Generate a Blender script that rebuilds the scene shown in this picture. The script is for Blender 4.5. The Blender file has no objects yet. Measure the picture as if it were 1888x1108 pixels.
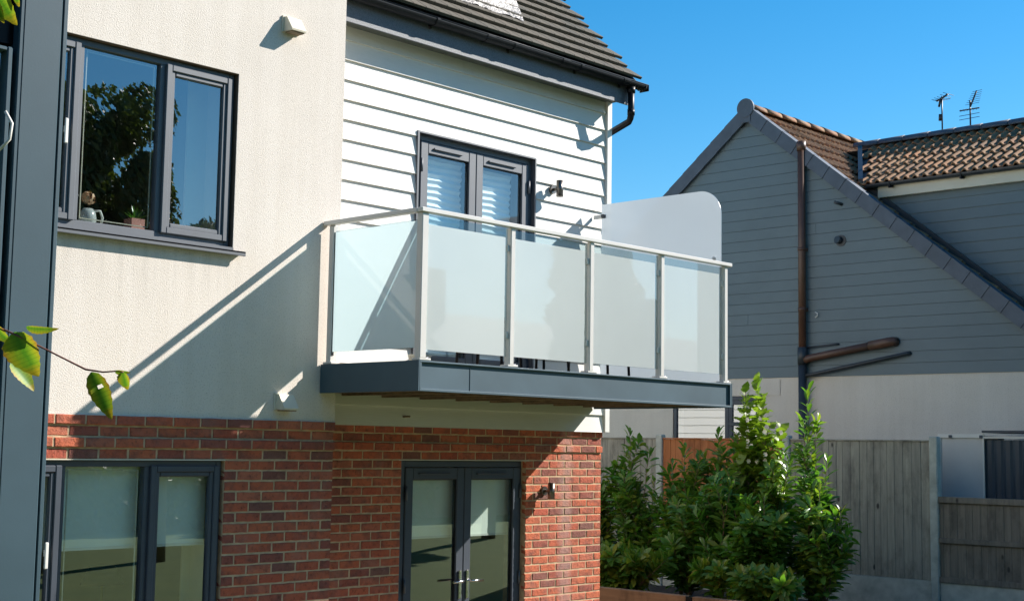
import bpy, math, random
from mathutils import Vector, Matrix, Euler
rnd = random.Random(7)
S = bpy.context.scene
COL = S.collection
# ------------------------------------------------------------------ camera
cam_d = bpy.data.cameras.new("camera"); cam = bpy.data.objects.new("camera", cam_d); COL.objects.link(cam)
S.camera = cam
F_PX, YAW, PITCH, ROLL = 2597.74, 0.81657118, 0.10339618, 0.01574801
CAM = Vector((-7.03688, -8.47507, 0.12629))
cy, sy, cp, sp = math.cos(YAW), math.sin(YAW), math.cos(PITCH), math.sin(PITCH)
fw = Vector((sy*cp, cy*cp, sp)); rt = Vector((cy, -sy, 0)); up = rt.cross(fw)
cr, sr = math.cos(ROLL), math.sin(ROLL)
rt2 = rt*cr + up*sr; up2 = -rt*sr + up*cr
m = Matrix((rt2, up2, -fw)).transposed().to_4x4(); m.translation = CAM
cam.matrix_world = m
cam_d.sensor_width = 36; cam_d.lens = F_PX/1888*36
cam_d.clip_start = 0.05; cam_d.clip_end = 2000
# ------------------------------------------------------------------ light
SUN = Vector((1.89, -1.0, 1.42)).normalized()
EL = math.asin(SUN.z); AZ = math.atan2(SUN.x, SUN.y)
w = bpy.data.worlds.new("World"); S.world = w; w.use_nodes = True
nt = w.node_tree; bg = nt.nodes["Background"]
sky = nt.nodes.new("ShaderNodeTexSky"); sky.sky_type = 'NISHITA'; sky.sun_disc = False
sky.sun_elevation = EL; sky.sun_rotation = AZ; sky.altitude = 0
sky.air_density = 1.0; sky.dust_density = 0.2; sky.ozone_density = 3.5
hs = nt.nodes.new("ShaderNodeHueSaturation"); hs.inputs['Saturation'].default_value = 1.40; hs.inputs['Hue'].default_value = 0.492; hs.inputs['Value'].default_value = 1.02
nt.links.new(sky.outputs[0], hs.inputs['Color']); nt.links.new(hs.outputs[0], bg.inputs[0])
bg.inputs[1].default_value = 0.085
sl = bpy.data.lights.new("sun", 'SUN'); sl.energy = 5.0; sl.angle = math.radians(0.5); sl.color = (1.0, 0.95, 0.88)
so = bpy.data.objects.new("sun", sl); COL.objects.link(so); so.location = (20, -12, 20)
so.rotation_euler = SUN.to_track_quat('Z', 'Y').to_euler()
vs = S.view_settings; vs.view_transform = 'Standard'; vs.look = 'None'; vs.exposure = 0.92; vs.gamma = 1
vs.use_curve_mapping = False
S.cycles.max_bounces = 10; S.cycles.transparent_max_bounces = 16

# ------------------------------------------------------------------ materials
def newmat(name):
    mt = bpy.data.materials.new(name); mt.use_nodes = True
    n = mt.node_tree.nodes; l = mt.node_tree.links
    return mt, n, l, n["Principled BSDF"]
def N(n, t, **k):
    x = n.new(t)
    for a, b in k.items():
        if a in x.inputs: x.inputs[a].default_value = b
        else: setattr(x, a, b)
    return x
def coords(n, l, space='world', scale=(1, 1, 1)):
    """world position, or object position shifted by a per-object random"""
    mp = n.new("ShaderNodeMapping"); mp.inputs['Scale'].default_value = scale
    if space == 'world':
        g = n.new("ShaderNodeNewGeometry"); l.new(g.outputs['Position'], mp.inputs['Vector'])
    else:
        tc = n.new("ShaderNodeTexCoord"); oi = n.new("ShaderNodeObjectInfo")
        mu = N(n, "ShaderNodeMath", operation='MULTIPLY'); mu.inputs[1].default_value = 37.0
        l.new(oi.outputs['Random'], mu.inputs[0])
        va = N(n, "ShaderNodeVectorMath", operation='ADD')
        l.new(tc.outputs['Object'], va.inputs[0]); l.new(mu.outputs[0], va.inputs[1])
        l.new(va.outputs[0], mp.inputs['Vector'])
    return mp.outputs['Vector']
def noise(n, l, vec, scale, detail=4, rough=.55):
    x = N(n, "ShaderNodeTexNoise"); x.inputs['Scale'].default_value = scale
    x.inputs['Detail'].default_value = detail; x.inputs['Roughness'].default_value = rough
    l.new(vec, x.inputs['Vector']); return x.outputs['Fac']
def ramp(n, l, fac, stops):
    r = n.new("ShaderNodeValToRGB"); e = r.color_ramp.elements
    while len(e) < len(stops): e.new(0.5)
    for i, (p, c) in enumerate(stops):
        e[i].position = p; e[i].color = (*c, 1) if len(c) == 3 else c
    l.new(fac, r.inputs[0]); return r.outputs[0]
def mix(n, l, fac, a, b, mode='MIX'):
    x = N(n, "ShaderNodeMix"); x.data_type = 'RGBA'; x.blend_type = mode
    for i, v in ((0, fac), (6, a), (7, b)):
        if hasattr(v, 'links'): l.new(v, x.inputs[i])
        elif isinstance(v, (int, float)): x.inputs[i].default_value = v
        else: x.inputs[i].default_value = (*v, 1)
    return x.outputs[2]
def bump(n, l, bs, h, strength, dist):
    b = N(n, "ShaderNodeBump"); b.inputs['Strength'].default_value = strength; b.inputs['Distance'].default_value = dist
    l.new(h, b.inputs['Height']); l.new(b.outputs[0], bs.inputs['Normal'])
def simple(name, col, rough=.6, var=.12, nscale=6, bscale=0, bstr=.3, bdist=.002, space='world', metal=0, spec=.5, scale=(1, 1, 1), grime=0):
    mt, n, l, b = newmat(name)
    v = coords(n, l, space, scale)
    f = noise(n, l, v, nscale)
    lo = tuple(c*(1-var) for c in col); hi = tuple(min(1, c*(1+var)) for c in col)
    c = ramp(n, l, f, [(.3, lo), (.7, hi)])
    if grime:
        f2 = noise(n, l, v, nscale*.35, 6, .65)
        r2 = ramp(n, l, f2, [(.5, (0, 0, 0)), (.72, (1, 1, 1))])
        mm = N(n, "ShaderNodeMath", operation='MULTIPLY'); mm.inputs[1].default_value = grime
        l.new(r2, mm.inputs[0])
        c = mix(n, l, mm.outputs[0], c, tuple(x*.45 for x in col))
    l.new(c, b.inputs['Base Color'])
    b.inputs['Roughness'].default_value = rough; b.inputs['Metallic'].default_value = metal
    b.inputs['Specular IOR Level'].default_value = spec
    if bscale:
        bump(n, l, b, noise(n, l, v, bscale, 3), bstr, bdist)
    return mt
M = {}
def render_mat(name, col):
    mt, n, l, b = newmat(name); v = coords(n, l)
    f = noise(n, l, v, 1.3, 5, .6); c = ramp(n, l, f, [(.3, tuple(x*.93 for x in col)), (.7, col)])
    f2 = noise(n, l, v, 90, 2); sp_ = ramp(n, l, f2, [(.32, (.72, .70, .66)), (.45, (1, 1, 1))])
    c = mix(n, l, .8, c, sp_, 'MULTIPLY')
    # faint rain streaks
    v2 = coords(n, l, 'world', (5, 5, .35)); f3 = noise(n, l, v2, 1.6, 4)
    st = ramp(n, l, f3, [(.42, (.93, .92, .90)), (.6, (1, 1, 1))]); c = mix(n, l, .5, c, st, 'MULTIPLY')
    # dirt washed down from the window sill, ragged and fading
    g = n.new("ShaderNodeNewGeometry"); sp3 = n.new("ShaderNodeSeparateXYZ"); l.new(g.outputs['Position'], sp3.inputs[0])
    mz = N(n, "ShaderNodeMapRange"); mz.inputs[1].default_value = 1.0; mz.inputs[2].default_value = 1.5; l.new(sp3.outputs[2], mz.inputs[0])
    m2 = N(n, "ShaderNodeMapRange"); m2.inputs[1].default_value = 1.54; m2.inputs[2].default_value = 1.5; l.new(sp3.outputs[2], m2.inputs[0])
    m3 = N(n, "ShaderNodeMapRange"); m3.inputs[1].default_value = -.88; m3.inputs[2].default_value = -.98; l.new(sp3.outputs[0], m3.inputs[0])
    nn_ = ramp(n, l, noise(n, l, coords(n, l, 'world', (9, 9, .5)), 1.7, 4), [(.45, (0, 0, 0)), (.7, (1, 1, 1))])
    a1_ = N(n, "ShaderNodeMath", operation='MULTIPLY'); l.new(mz.outputs[0], a1_.inputs[0]); l.new(m2.outputs[0], a1_.inputs[1])
    b1_ = N(n, "ShaderNodeMath", operation='MULTIPLY'); l.new(a1_.outputs[0], b1_.inputs[0]); l.new(m3.outputs[0], b1_.inputs[1])
    c1_ = N(n, "ShaderNodeMath", operation='MULTIPLY'); l.new(b1_.outputs[0], c1_.inputs[0]); l.new(nn_, c1_.inputs[1])
    d1_ = N(n, "ShaderNodeMath", operation='MULTIPLY'); l.new(c1_.outputs[0], d1_.inputs[0]); d1_.inputs[1].default_value = .35
    c = mix(n, l, d1_.outputs[0], c, tuple(x*.55 for x in col))
    # broad uneven patches
    c = mix(n, l, ramp(n, l, noise(n, l, v, .7, 3), [(.4, (0, 0, 0)), (.65, (.3, .3, .3))]), c, tuple(x*.82 for x in col))
    l.new(c, b.inputs['Base Color']); b.inputs['Roughness'].default_value = .95; b.inputs['Specular IOR Level'].default_value = .15
    bump(n, l, b, noise(n, l, v, 120, 3, .6), .75, .005)
    return mt
M['render'] = render_mat('cream_render', (.755, .68, .605))
M['render2'] = render_mat('grey_white_render', (.72, .665, .59))
def brick_mat():
    mt, n, l, b = newmat('red_brick')
    oi = n.new("ShaderNodeObjectInfo"); v = coords(n, l, 'object')
    base = ramp(n, l, oi.outputs['Random'], [(0, (.50, .12, .062)), (.2, (.54, .145, .07)), (.4, (.44, .10, .058)), (.6, (.52, .16, .09)), (.78, (.38, .10, .064)), (.93, (.27, .09, .068)), (.98, (.21, .10, .08)), (1, (.36, .13, .085))])
    f = noise(n, l, v, 9, 5, .6)
    c = mix(n, l, ramp(n, l, f, [(.46, (0, 0, 0)), (.72, (.8, .8, .8))]), base, (.17, .075, .06))
    f2 = noise(n, l, v, 34, 4, .6)
    c = mix(n, l, ramp(n, l, f2, [(.25, (.7, .7, .7)), (.46, (0, 0, 0))]), c, (.10, .035, .025))
    c = mix(n, l, ramp(n, l, f2, [(.60, (0, 0, 0)), (.80, (.5, .5, .5))]), c, (.55, .24, .13))
    # pale salt stain running down one strip of the wall, with ragged edges
    g = n.new("ShaderNodeNewGeometry"); sx = n.new("ShaderNodeSeparateXYZ"); l.new(g.outputs['Position'], sx.inputs[0])
    wn = noise(n, l, coords(n, l, 'world'), 7, 3)
    a = N(n, "ShaderNodeMath", operation='MULTIPLY_ADD'); a.inputs[1].default_value = .16; l.new(wn, a.inputs[0]); l.new(sx.outputs[0], a.inputs[2])
    d = N(n, "ShaderNodeMath", operation='SUBTRACT'); d.inputs[1].default_value = 3.49; l.new(a.outputs[0], d.inputs[0])
    e = N(n, "ShaderNodeMath", operation='ABSOLUTE'); l.new(d.outputs[0], e.inputs[0])
    st = ramp(n, l, e.outputs[0], [(.045, (.40, .40, .40)), (.13, (0, 0, 0))])
    c = mix(n, l, st, c, (.42, .33, .29))
    # scattered bloom
    wn2 = noise(n, l, coords(n, l, 'world'), 2.3, 5, .7)
    c = mix(n, l, ramp(n, l, wn2, [(.55, (0, 0, 0)), (.75, (.35, .35, .35))]), c, (.40, .24, .19))
    l.new(c, b.inputs['Base Color']); b.inputs['Roughness'].default_value = .88; b.inputs['Specular IOR Level'].default_value = .25
    bump(n, l, b, noise(n, l, v, 38, 6, .7), 1.0, .010)
    return mt
M['brick'] = brick_mat()
M['mortar'] = simple('mortar', (.53, .38, .24), .95, .22, 14, 150, .8, .004, spec=.1)
def siding_mat(name, col, axis_scale, rough=.55, spec=.4, gr=.0):
    mt, n, l, b = newmat(name); v = coords(n, l, 'world', axis_scale)
    f = noise(n, l, v, 22, 6, .62); oi = n.new("ShaderNodeObjectInfo")
    c = ramp(n, l, f, [(.3, tuple(x*.94 for x in col)), (.65, col)])
    k = ramp(n, l, oi.outputs['Random'], [(0, (.93, .94, .95)), (1, (1, 1, 1))]); c = mix(n, l, 1, c, k, 'MULTIPLY')
    if gr:
        f3 = noise(n, l, coords(n, l), 1.1, 6, .6)
        c = mix(n, l, ramp(n, l, f3, [(.45, (0, 0, 0)), (.75, (gr, gr, gr))]), c, tuple(x*.6 for x in col))
    l.new(c, b.inputs['Base Color']); b.inputs['Roughness'].default_value = rough; b.inputs['Specular IOR Level'].default_value = spec
    bump(n, l, b, f, .55, .0025)
    return mt
M['white_board'] = siding_mat('white_cladding', (.70, .68, .625), (.35, 6, 6), gr=.15)
M['grey_board'] = siding_mat('blue_grey_cladding', (.13, .177, .20), (6, .35, 6), .5, .4, gr=.35)
M['white_trim'] = simple('white_trim', (.72, .70, .65), .45, .04, 5)
M['anth'] = simple('anthracite_frame', (.04, .05, .068), .52, .08, 8, 260, .12, .0006, spec=.6)
M['anth_lit'] = simple('sunlit_anthracite_frame', (.064, .073, .088), .54, .08, 8, 200, .12, .0006, spec=.9)  # lighter copy of the anthracite, with the sunlight on the frames put in
M['blue_post'] = simple('blue_grey_aluminium', (.045, .082, .105), .42, .10, 3, 180, .15, .0008, spec=.5, grime=.25)
M['black'] = simple('black_plastic', (.008, .009, .012), .42, .2, 5, spec=.25, grime=.2)
M['fascia'] = simple('grained_fascia', (.06, .068, .085), .58, .5, 90, 300, .8, .002, spec=1.0)
M['rail'] = simple('pale_aluminium', (.63, .60, .56), .32, .04, 6, spec=.6)
M['deckfascia'] = simple('slate_blue_channel', (.055, .095, .12), .55, .12, 2.2, 300, .1, .0006, spec=.4, grime=.3)
M['steel'] = simple('bronzed_steel', (.20, .175, .155), .34, .05, 20, metal=1)
M['chrome'] = simple('polished_handle', (.72, .70, .70), .18, .04, 20, metal=1)
M['vent'] = simple('cream_plastic', (.68, .61, .48), .45, .05, 12)
M['wood_under'] = simple('treated_joist', (.23, .17, .11), .8, .3, 12, 60, .4, .002)
M['deckwood'] = simple('deck_board', (.26, .20, .15), .75, .25, 8, 60, .4, .002)
def rooftile(name, cols, moss=(.22, .2, .1), mossamt=.35, sc=7):
    mt, n, l, b = newmat(name); oi = n.new("ShaderNodeObjectInfo"); v = coords(n, l, 'object')
    c = ramp(n, l, oi.outputs['Random'], [(i/(len(cols)-1), x) for i, x in enumerate(cols)])
    f = noise(n, l, v, sc, 6, .65)
    c = mix(n, l, ramp(n, l, f, [(.45, (0, 0, 0)), (.7, (mossamt,)*3)]), c, moss)
    f2 = noise(n, l, v, sc*6, 4, .6); c = mix(n, l, ramp(n, l, f2, [(.3, (.4, .4, .4)), (.5, (0, 0, 0))]), c, tuple(x*.4 for x in cols[0]))
    l.new(c, b.inputs['Base Color']); b.inputs['Roughness'].default_value = .85; b.inputs['Specular IOR Level'].default_value = .3
    bump(n, l, b, noise(n, l, v, 50, 5, .6), .6, .004); return mt
M['tile'] = rooftile('dark_grey_roof_tile', [(.095, .083, .066), (.115, .098, .075), (.08, .073, .06), (.13, .105, .08)], (.10, .10, .075), .35)
M['pantile'] = rooftile('weathered_brown_pantile', [(.26, .14, .075), (.34, .18, .09), (.22, .125, .075), (.38, .18, .085)], (.38, .27, .14), .45)
M['ridge'] = rooftile('rust_ridge_tile', [(.20, .10, .06), (.25, .12, .065), (.16, .095, .065)], (.42, .36, .2), .6)
M['verge'] = simple('slate_verge', (.075, .095, .125), .6, .15, 6, 80, .2, .001)
M['brownpipe'] = simple('brown_pipe', (.105, .052, .034), .45, .18, 5, grime=.3)
M['darkpipe'] = simple('dark_grey_pipe', (.035, .042, .05), .45, .15, 5, grime=.2)
def foil():
    mt, n, l, b = newmat('lead_flashing'); v = coords(n, l)
    b.inputs['Metallic'].default_value = .5; b.inputs['Roughness'].default_value = .5
    f = noise(n, l, v, 5, 4); l.new(ramp(n, l, f, [(.3, (.16, .155, .15)), (.55, (.34, .32, .30)), (.75, (.55, .52, .48))]), b.inputs['Base Color'])
    bump(n, l, b, noise(n, l, v, 22, 3, .7), 1, .03); return mt
M['foil'] = foil()
def wood(name, cols, scale, knots=True, rough=.85):
    mt, n, l, b = newmat(name); oi = n.new("ShaderNodeObjectInfo"); v = coords(n, l, 'object', scale)
    f = noise(n, l, v, 5, 6, .62)
    base = ramp(n, l, oi.outputs['Random'], [(0, cols[0]), (1, cols[1])])
    c = mix(n, l, ramp(n, l, f, [(.35, (0, 0, 0)), (.68, (.75, .75, .75))]), base, cols[2])
    if knots:
        v2 = coords(n, l, 'object', (1, 1, .55)); vo = N(n, "ShaderNodeTexVoronoi"); vo.inputs['Scale'].default_value = 4.5
        l.new(v2, vo.inputs['Vector'])
        c = mix(n, l, ramp(n, l, vo.outputs['Distance'], [(.06, (1, 1, 1)), (.12, (0, 0, 0))]), c, tuple(x*.3 for x in cols[2]))
    # weather stains following world position
    f4 = noise(n, l, coords(n, l, 'world', (1, 1.6, .8)), 2.2, 6, .7)
    c = mix(n, l, ramp(n, l, f4, [(.48, (0, 0, 0)), (.72, (.8, .8, .8))]), c, tuple(x*.55 for x in cols[2]))
    l.new(c, b.inputs['Base Color']); b.inputs['Roughness'].default_value = rough; b.inputs['Specular IOR Level'].default_value = .25
    bump(n, l, b, f, .5, .003); return mt
M['fence'] = wood('weathered_fence_board', [(.42, .395, .325), (.34, .32, .27), (.21, .20, .175)], (4, 4, .35))
M['fence2'] = wood('weathered_brown_fence_board', [(.27, .23, .185), (.22, .19, .155), (.14, .125, .105)], (4, 4, .35))
M['cedar'] = wood('orange_cedar_board', [(.52, .20, .08), (.42, .155, .06), (.33, .12, .05)], (4, 4, .35), knots=False)
M['sleeper'] = wood('sleeper_wood', [(.40, .23, .13), (.34, .19, .11), (.22, .13, .08)], (3, .4, 3))
M['concrete'] = simple('pale_concrete', (.46, .47, .42), .9, .15, 9, 120, .5, .003, grime=.5)
M['soil'] = simple('dark_soil', (.035, .026, .018), .95, .4, 12, 40, 1, .02)
def ground():
    mt, n, l, b = newmat('lawn_ground'); v = coords(n, l)
    f = noise(n, l, v, 1.5, 8, .7); l.new(ramp(n, l, f, [(.3, (.07, .125, .018)), (.7, (.14, .19, .04))]), b.inputs['Base Color'])
    b.inputs['Roughness'].default_value = .95; bump(n, l, b, noise(n, l, v, 60, 4), 1, .03); return mt
M['ground'] = ground()
M['paving'] = simple('patio_paving', (.17, .14, .09), .9, .25, 4, 60, .4, .003)
def leafmat(name, cols, trans=.35, rough=.35, spec=.5):
    mt, n, l, b = newmat(name); oi = n.new("ShaderNodeObjectInfo")
    g = n.new("ShaderNodeNewGeometry"); v = coords(n, l)
    f = noise(n, l, v, 9, 3)
    ad = N(n, "ShaderNodeMath", operation='ADD'); l.new(f, ad.inputs[0]); l.new(g.outputs['Random Per Island'], ad.inputs[1])
    ad2 = N(n, "ShaderNodeMath", operation='MULTIPLY_ADD'); l.new(ad.outputs[0], ad2.inputs[0]); ad2.inputs[1].default_value = .42
    mr = N(n, "ShaderNodeMath", operation='MULTIPLY'); mr.inputs[1].default_value = .3; l.new(oi.outputs['Random'], mr.inputs[0]); l.new(mr.outputs[0], ad2.inputs[2])
    c = ramp(n, l, ad2.outputs[0], [(i/(len(cols)-1)*.7+.1, x) for i, x in enumerate(cols)])
    l.new(c, b.inputs['Base Color']); b.inputs['Roughness'].default_value = rough; b.inputs['Specular IOR Level'].default_value = spec
    tr = N(n, "ShaderNodeBsdfTranslucent"); br = mix(n, l, 1, c, (1.3, 1.5, .5), 'MULTIPLY'); l.new(br, tr.inputs[0])
    ms = N(n, "ShaderNodeMixShader"); ms.inputs[0].default_value = trans
    l.new(b.outputs[0], ms.inputs[1]); l.new(tr.outputs[0], ms.inputs[2]); l.new(ms.outputs[0], n["Material Output"].inputs[0])
    return mt
M['laurel'] = leafmat('laurel_leaf', [(.03, .095, .022), (.052, .15, .03), (.085, .21, .04), (.13, .25, .045), (.26, .29, .04)], .4, .3, .5)
M['lime'] = leafmat('lime_leaf', [(.10, .19, .02), (.16, .24, .03), (.22, .30, .05)], .45, .45)
M['darkleaf'] = leafmat('dark_tree_leaf', [(.035, .06, .018), (.06, .09, .025), (.11, .14, .04)], .3, .5)
M['stem'] = simple('woody_stem', (.16, .12, .07), .8, .25, 20)
M['twig'] = simple('red_twig', (.22, .08, .06), .6, .25, 60)
M['petal'] = simple('white_petal', (.82, .81, .74), .6, .03, 10)
def outer_only(n, l, ad):
    # the pane is a solid sheet: its inner side reflects nothing more
    g = n.new("ShaderNodeNewGeometry"); iv = N(n, "ShaderNodeMath", operation='SUBTRACT'); iv.inputs[0].default_value = 1; l.new(g.outputs['Backfacing'], iv.inputs[1])
    mu = N(n, "ShaderNodeMath", operation='MULTIPLY'); l.new(ad.outputs[0], mu.inputs[0]); l.new(iv.outputs[0], mu.inputs[1]); return mu
def glass(name, refl=.3, tint=(1, 1, 1), rough=0.0):
    mt = bpy.data.materials.new(name); mt.use_nodes = True; n = mt.node_tree.nodes; l = mt.node_tree.links
    n.remove(n["Principled BSDF"])
    t = N(n, "ShaderNodeBsdfTransparent"); t.inputs[0].default_value = (*tint, 1)
    g = N(n, "ShaderNodeBsdfGlossy"); g.inputs['Roughness'].default_value = rough; g.inputs[0].default_value = (.97, .98, 1, 1)
    fr = N(n, "ShaderNodeFresnel"); fr.inputs[0].default_value = 1.5
    ad = N(n, "ShaderNodeMath", operation='ADD'); ad.inputs[1].default_value = refl; ad.use_clamp = True; l.new(fr.outputs[0], ad.inputs[0]); ad = outer_only(n, l, ad)
    # slight waviness of the pane
    v = coords(n, l); f = noise(n, l, v, 1.4, 1); bp = N(n, "ShaderNodeBump"); bp.inputs['Strength'].default_value = .05; bp.inputs['Distance'].default_value = .01
    l.new(f, bp.inputs['Height']); l.new(bp.outputs[0], g.inputs['Normal'])
    ms = N(n, "ShaderNodeMixShader"); l.new(ad.outputs[0], ms.inputs[0]); l.new(t.outputs[0], ms.inputs[1]); l.new(g.outputs[0], ms.inputs[2])
    l.new(ms.outputs[0], n["Material Output"].inputs[0]); return mt
M['glass'] = glass('window_glass', .20, (.86, .90, .90))
M['glass_low'] = glass('window_glass_coated', .17, (.92, .97, .96))
M['glass_side'] = glass('side_window_glass', .34, (.8, .88, .9))
M['glass_mid'] = glass('door_glass', .13, (.93, .97, .98))
M['clear'] = glass('balcony_glass', .03, (.72, .80, .82))
def frosted(name, diff, trn, wd=.4, wt=.4, refl=.06, rough=.05):
    """share wd of light scattered back, wt scattered through, the rest passes straight"""
    mt = bpy.data.materials.new(name); mt.use_nodes = True; n = mt.node_tree.nodes; l = mt.node_tree.links
    n.remove(n["Principled BSDF"])
    d = N(n, "ShaderNodeBsdfDiffuse"); d.inputs[0].default_value = (*diff, 1)
    v = coords(n, l); f = noise(n, l, v, 2.2, 5, .6)
    l.new(ramp(n, l, f, [(.3, tuple(x*.95 for x in diff)), (.7, diff)]), d.inputs[0])
    t = N(n, "ShaderNodeBsdfTranslucent"); t.inputs[0].default_value = (*trn, 1)
    p = N(n, "ShaderNodeBsdfTransparent"); p.inputs[0].default_value = (*trn, 1)
    m1 = N(n, "ShaderNodeMixShader"); m1.inputs[0].default_value = wt/(wt+wd); l.new(d.outputs[0], m1.inputs[1]); l.new(t.outputs[0], m1.inputs[2])
    m2 = N(n, "ShaderNodeMixShader"); m2.inputs[0].default_value = 1-wd-wt; l.new(m1.outputs[0], m2.inputs[1]); l.new(p.outputs[0], m2.inputs[2])
    g = N(n, "ShaderNodeBsdfGlossy"); g.inputs['Roughness'].default_value = rough
    fr = N(n, "ShaderNodeFresnel"); fr.inputs[0].default_value = 1.5
    ad = N(n, "ShaderNodeMath", operation='ADD'); ad.inputs[1].default_value = refl; ad.use_clamp = True; l.new(fr.outputs[0], ad.inputs[0])
    ad = outer_only(n, l, ad); m3 = N(n, "ShaderNodeMixShader"); l.new(ad.outputs[0], m3.inputs[0]); l.new(m2.outputs[0], m3.inputs[1]); l.new(g.outputs[0], m3.inputs[2])
    ge = n.new("ShaderNodeNewGeometry"); tp = N(n, "ShaderNodeBsdfTransparent"); m4 = N(n, "ShaderNodeMixShader")
    l.new(ge.outputs['Backfacing'], m4.inputs[0]); l.new(m3.outputs[0], m4.inputs[1]); l.new(tp.outputs[0], m4.inputs[2])
    l.new(m4.outputs[0], n["Material Output"].inputs[0]); return mt
M['frost'] = frosted('frosted_film', (.90, .94, .92), (.95, .97, .96), .42, .57, .045, .02)
M['frost_screen'] = frosted('frosted_acrylic', (.50, .575, .63), (.40, .45, .49), .48, .44, .04, .2)
M['room'] = simple('room_wall', (.42, .39, .33), .9, .05, 2)
M['roomfloor'] = simple('room_floor', (.14, .10, .07), .7, .1, 2)
M['blind'] = simple('roller_blind', (.88, .88, .80), .85, .03, 5)
M['pleat'] = simple('pleated_blind', (.85, .86, .83), .8, .03, 5)
M['plaster'] = simple('reveal_plaster', (.70, .65, .48), .9, .04, 5)
M['terracotta'] = simple('pink_terracotta', (.66, .30, .25), .7, .1, 12)
M['darkfabric'] = simple('dark_shade', (.03, .028, .026), .8, .1, 12)
M['brass'] = simple('brass', (.60, .45, .16), .3, .05, 12, metal=1)
M['shed_white'] = simple('shed_white_panel', (.56, .55, .53), .7, .05, 3)
M['shed_dark'] = simple('shed_dark_cladding', (.028, .045, .065), .45, .12, 4)
M['offbrick'] = simple('terrace_brick', (.22, .14, .10), .9, .2, 5)
M['slate'] = simple('terrace_slate', (.08, .08, .09), .7, .2, 5)

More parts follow.
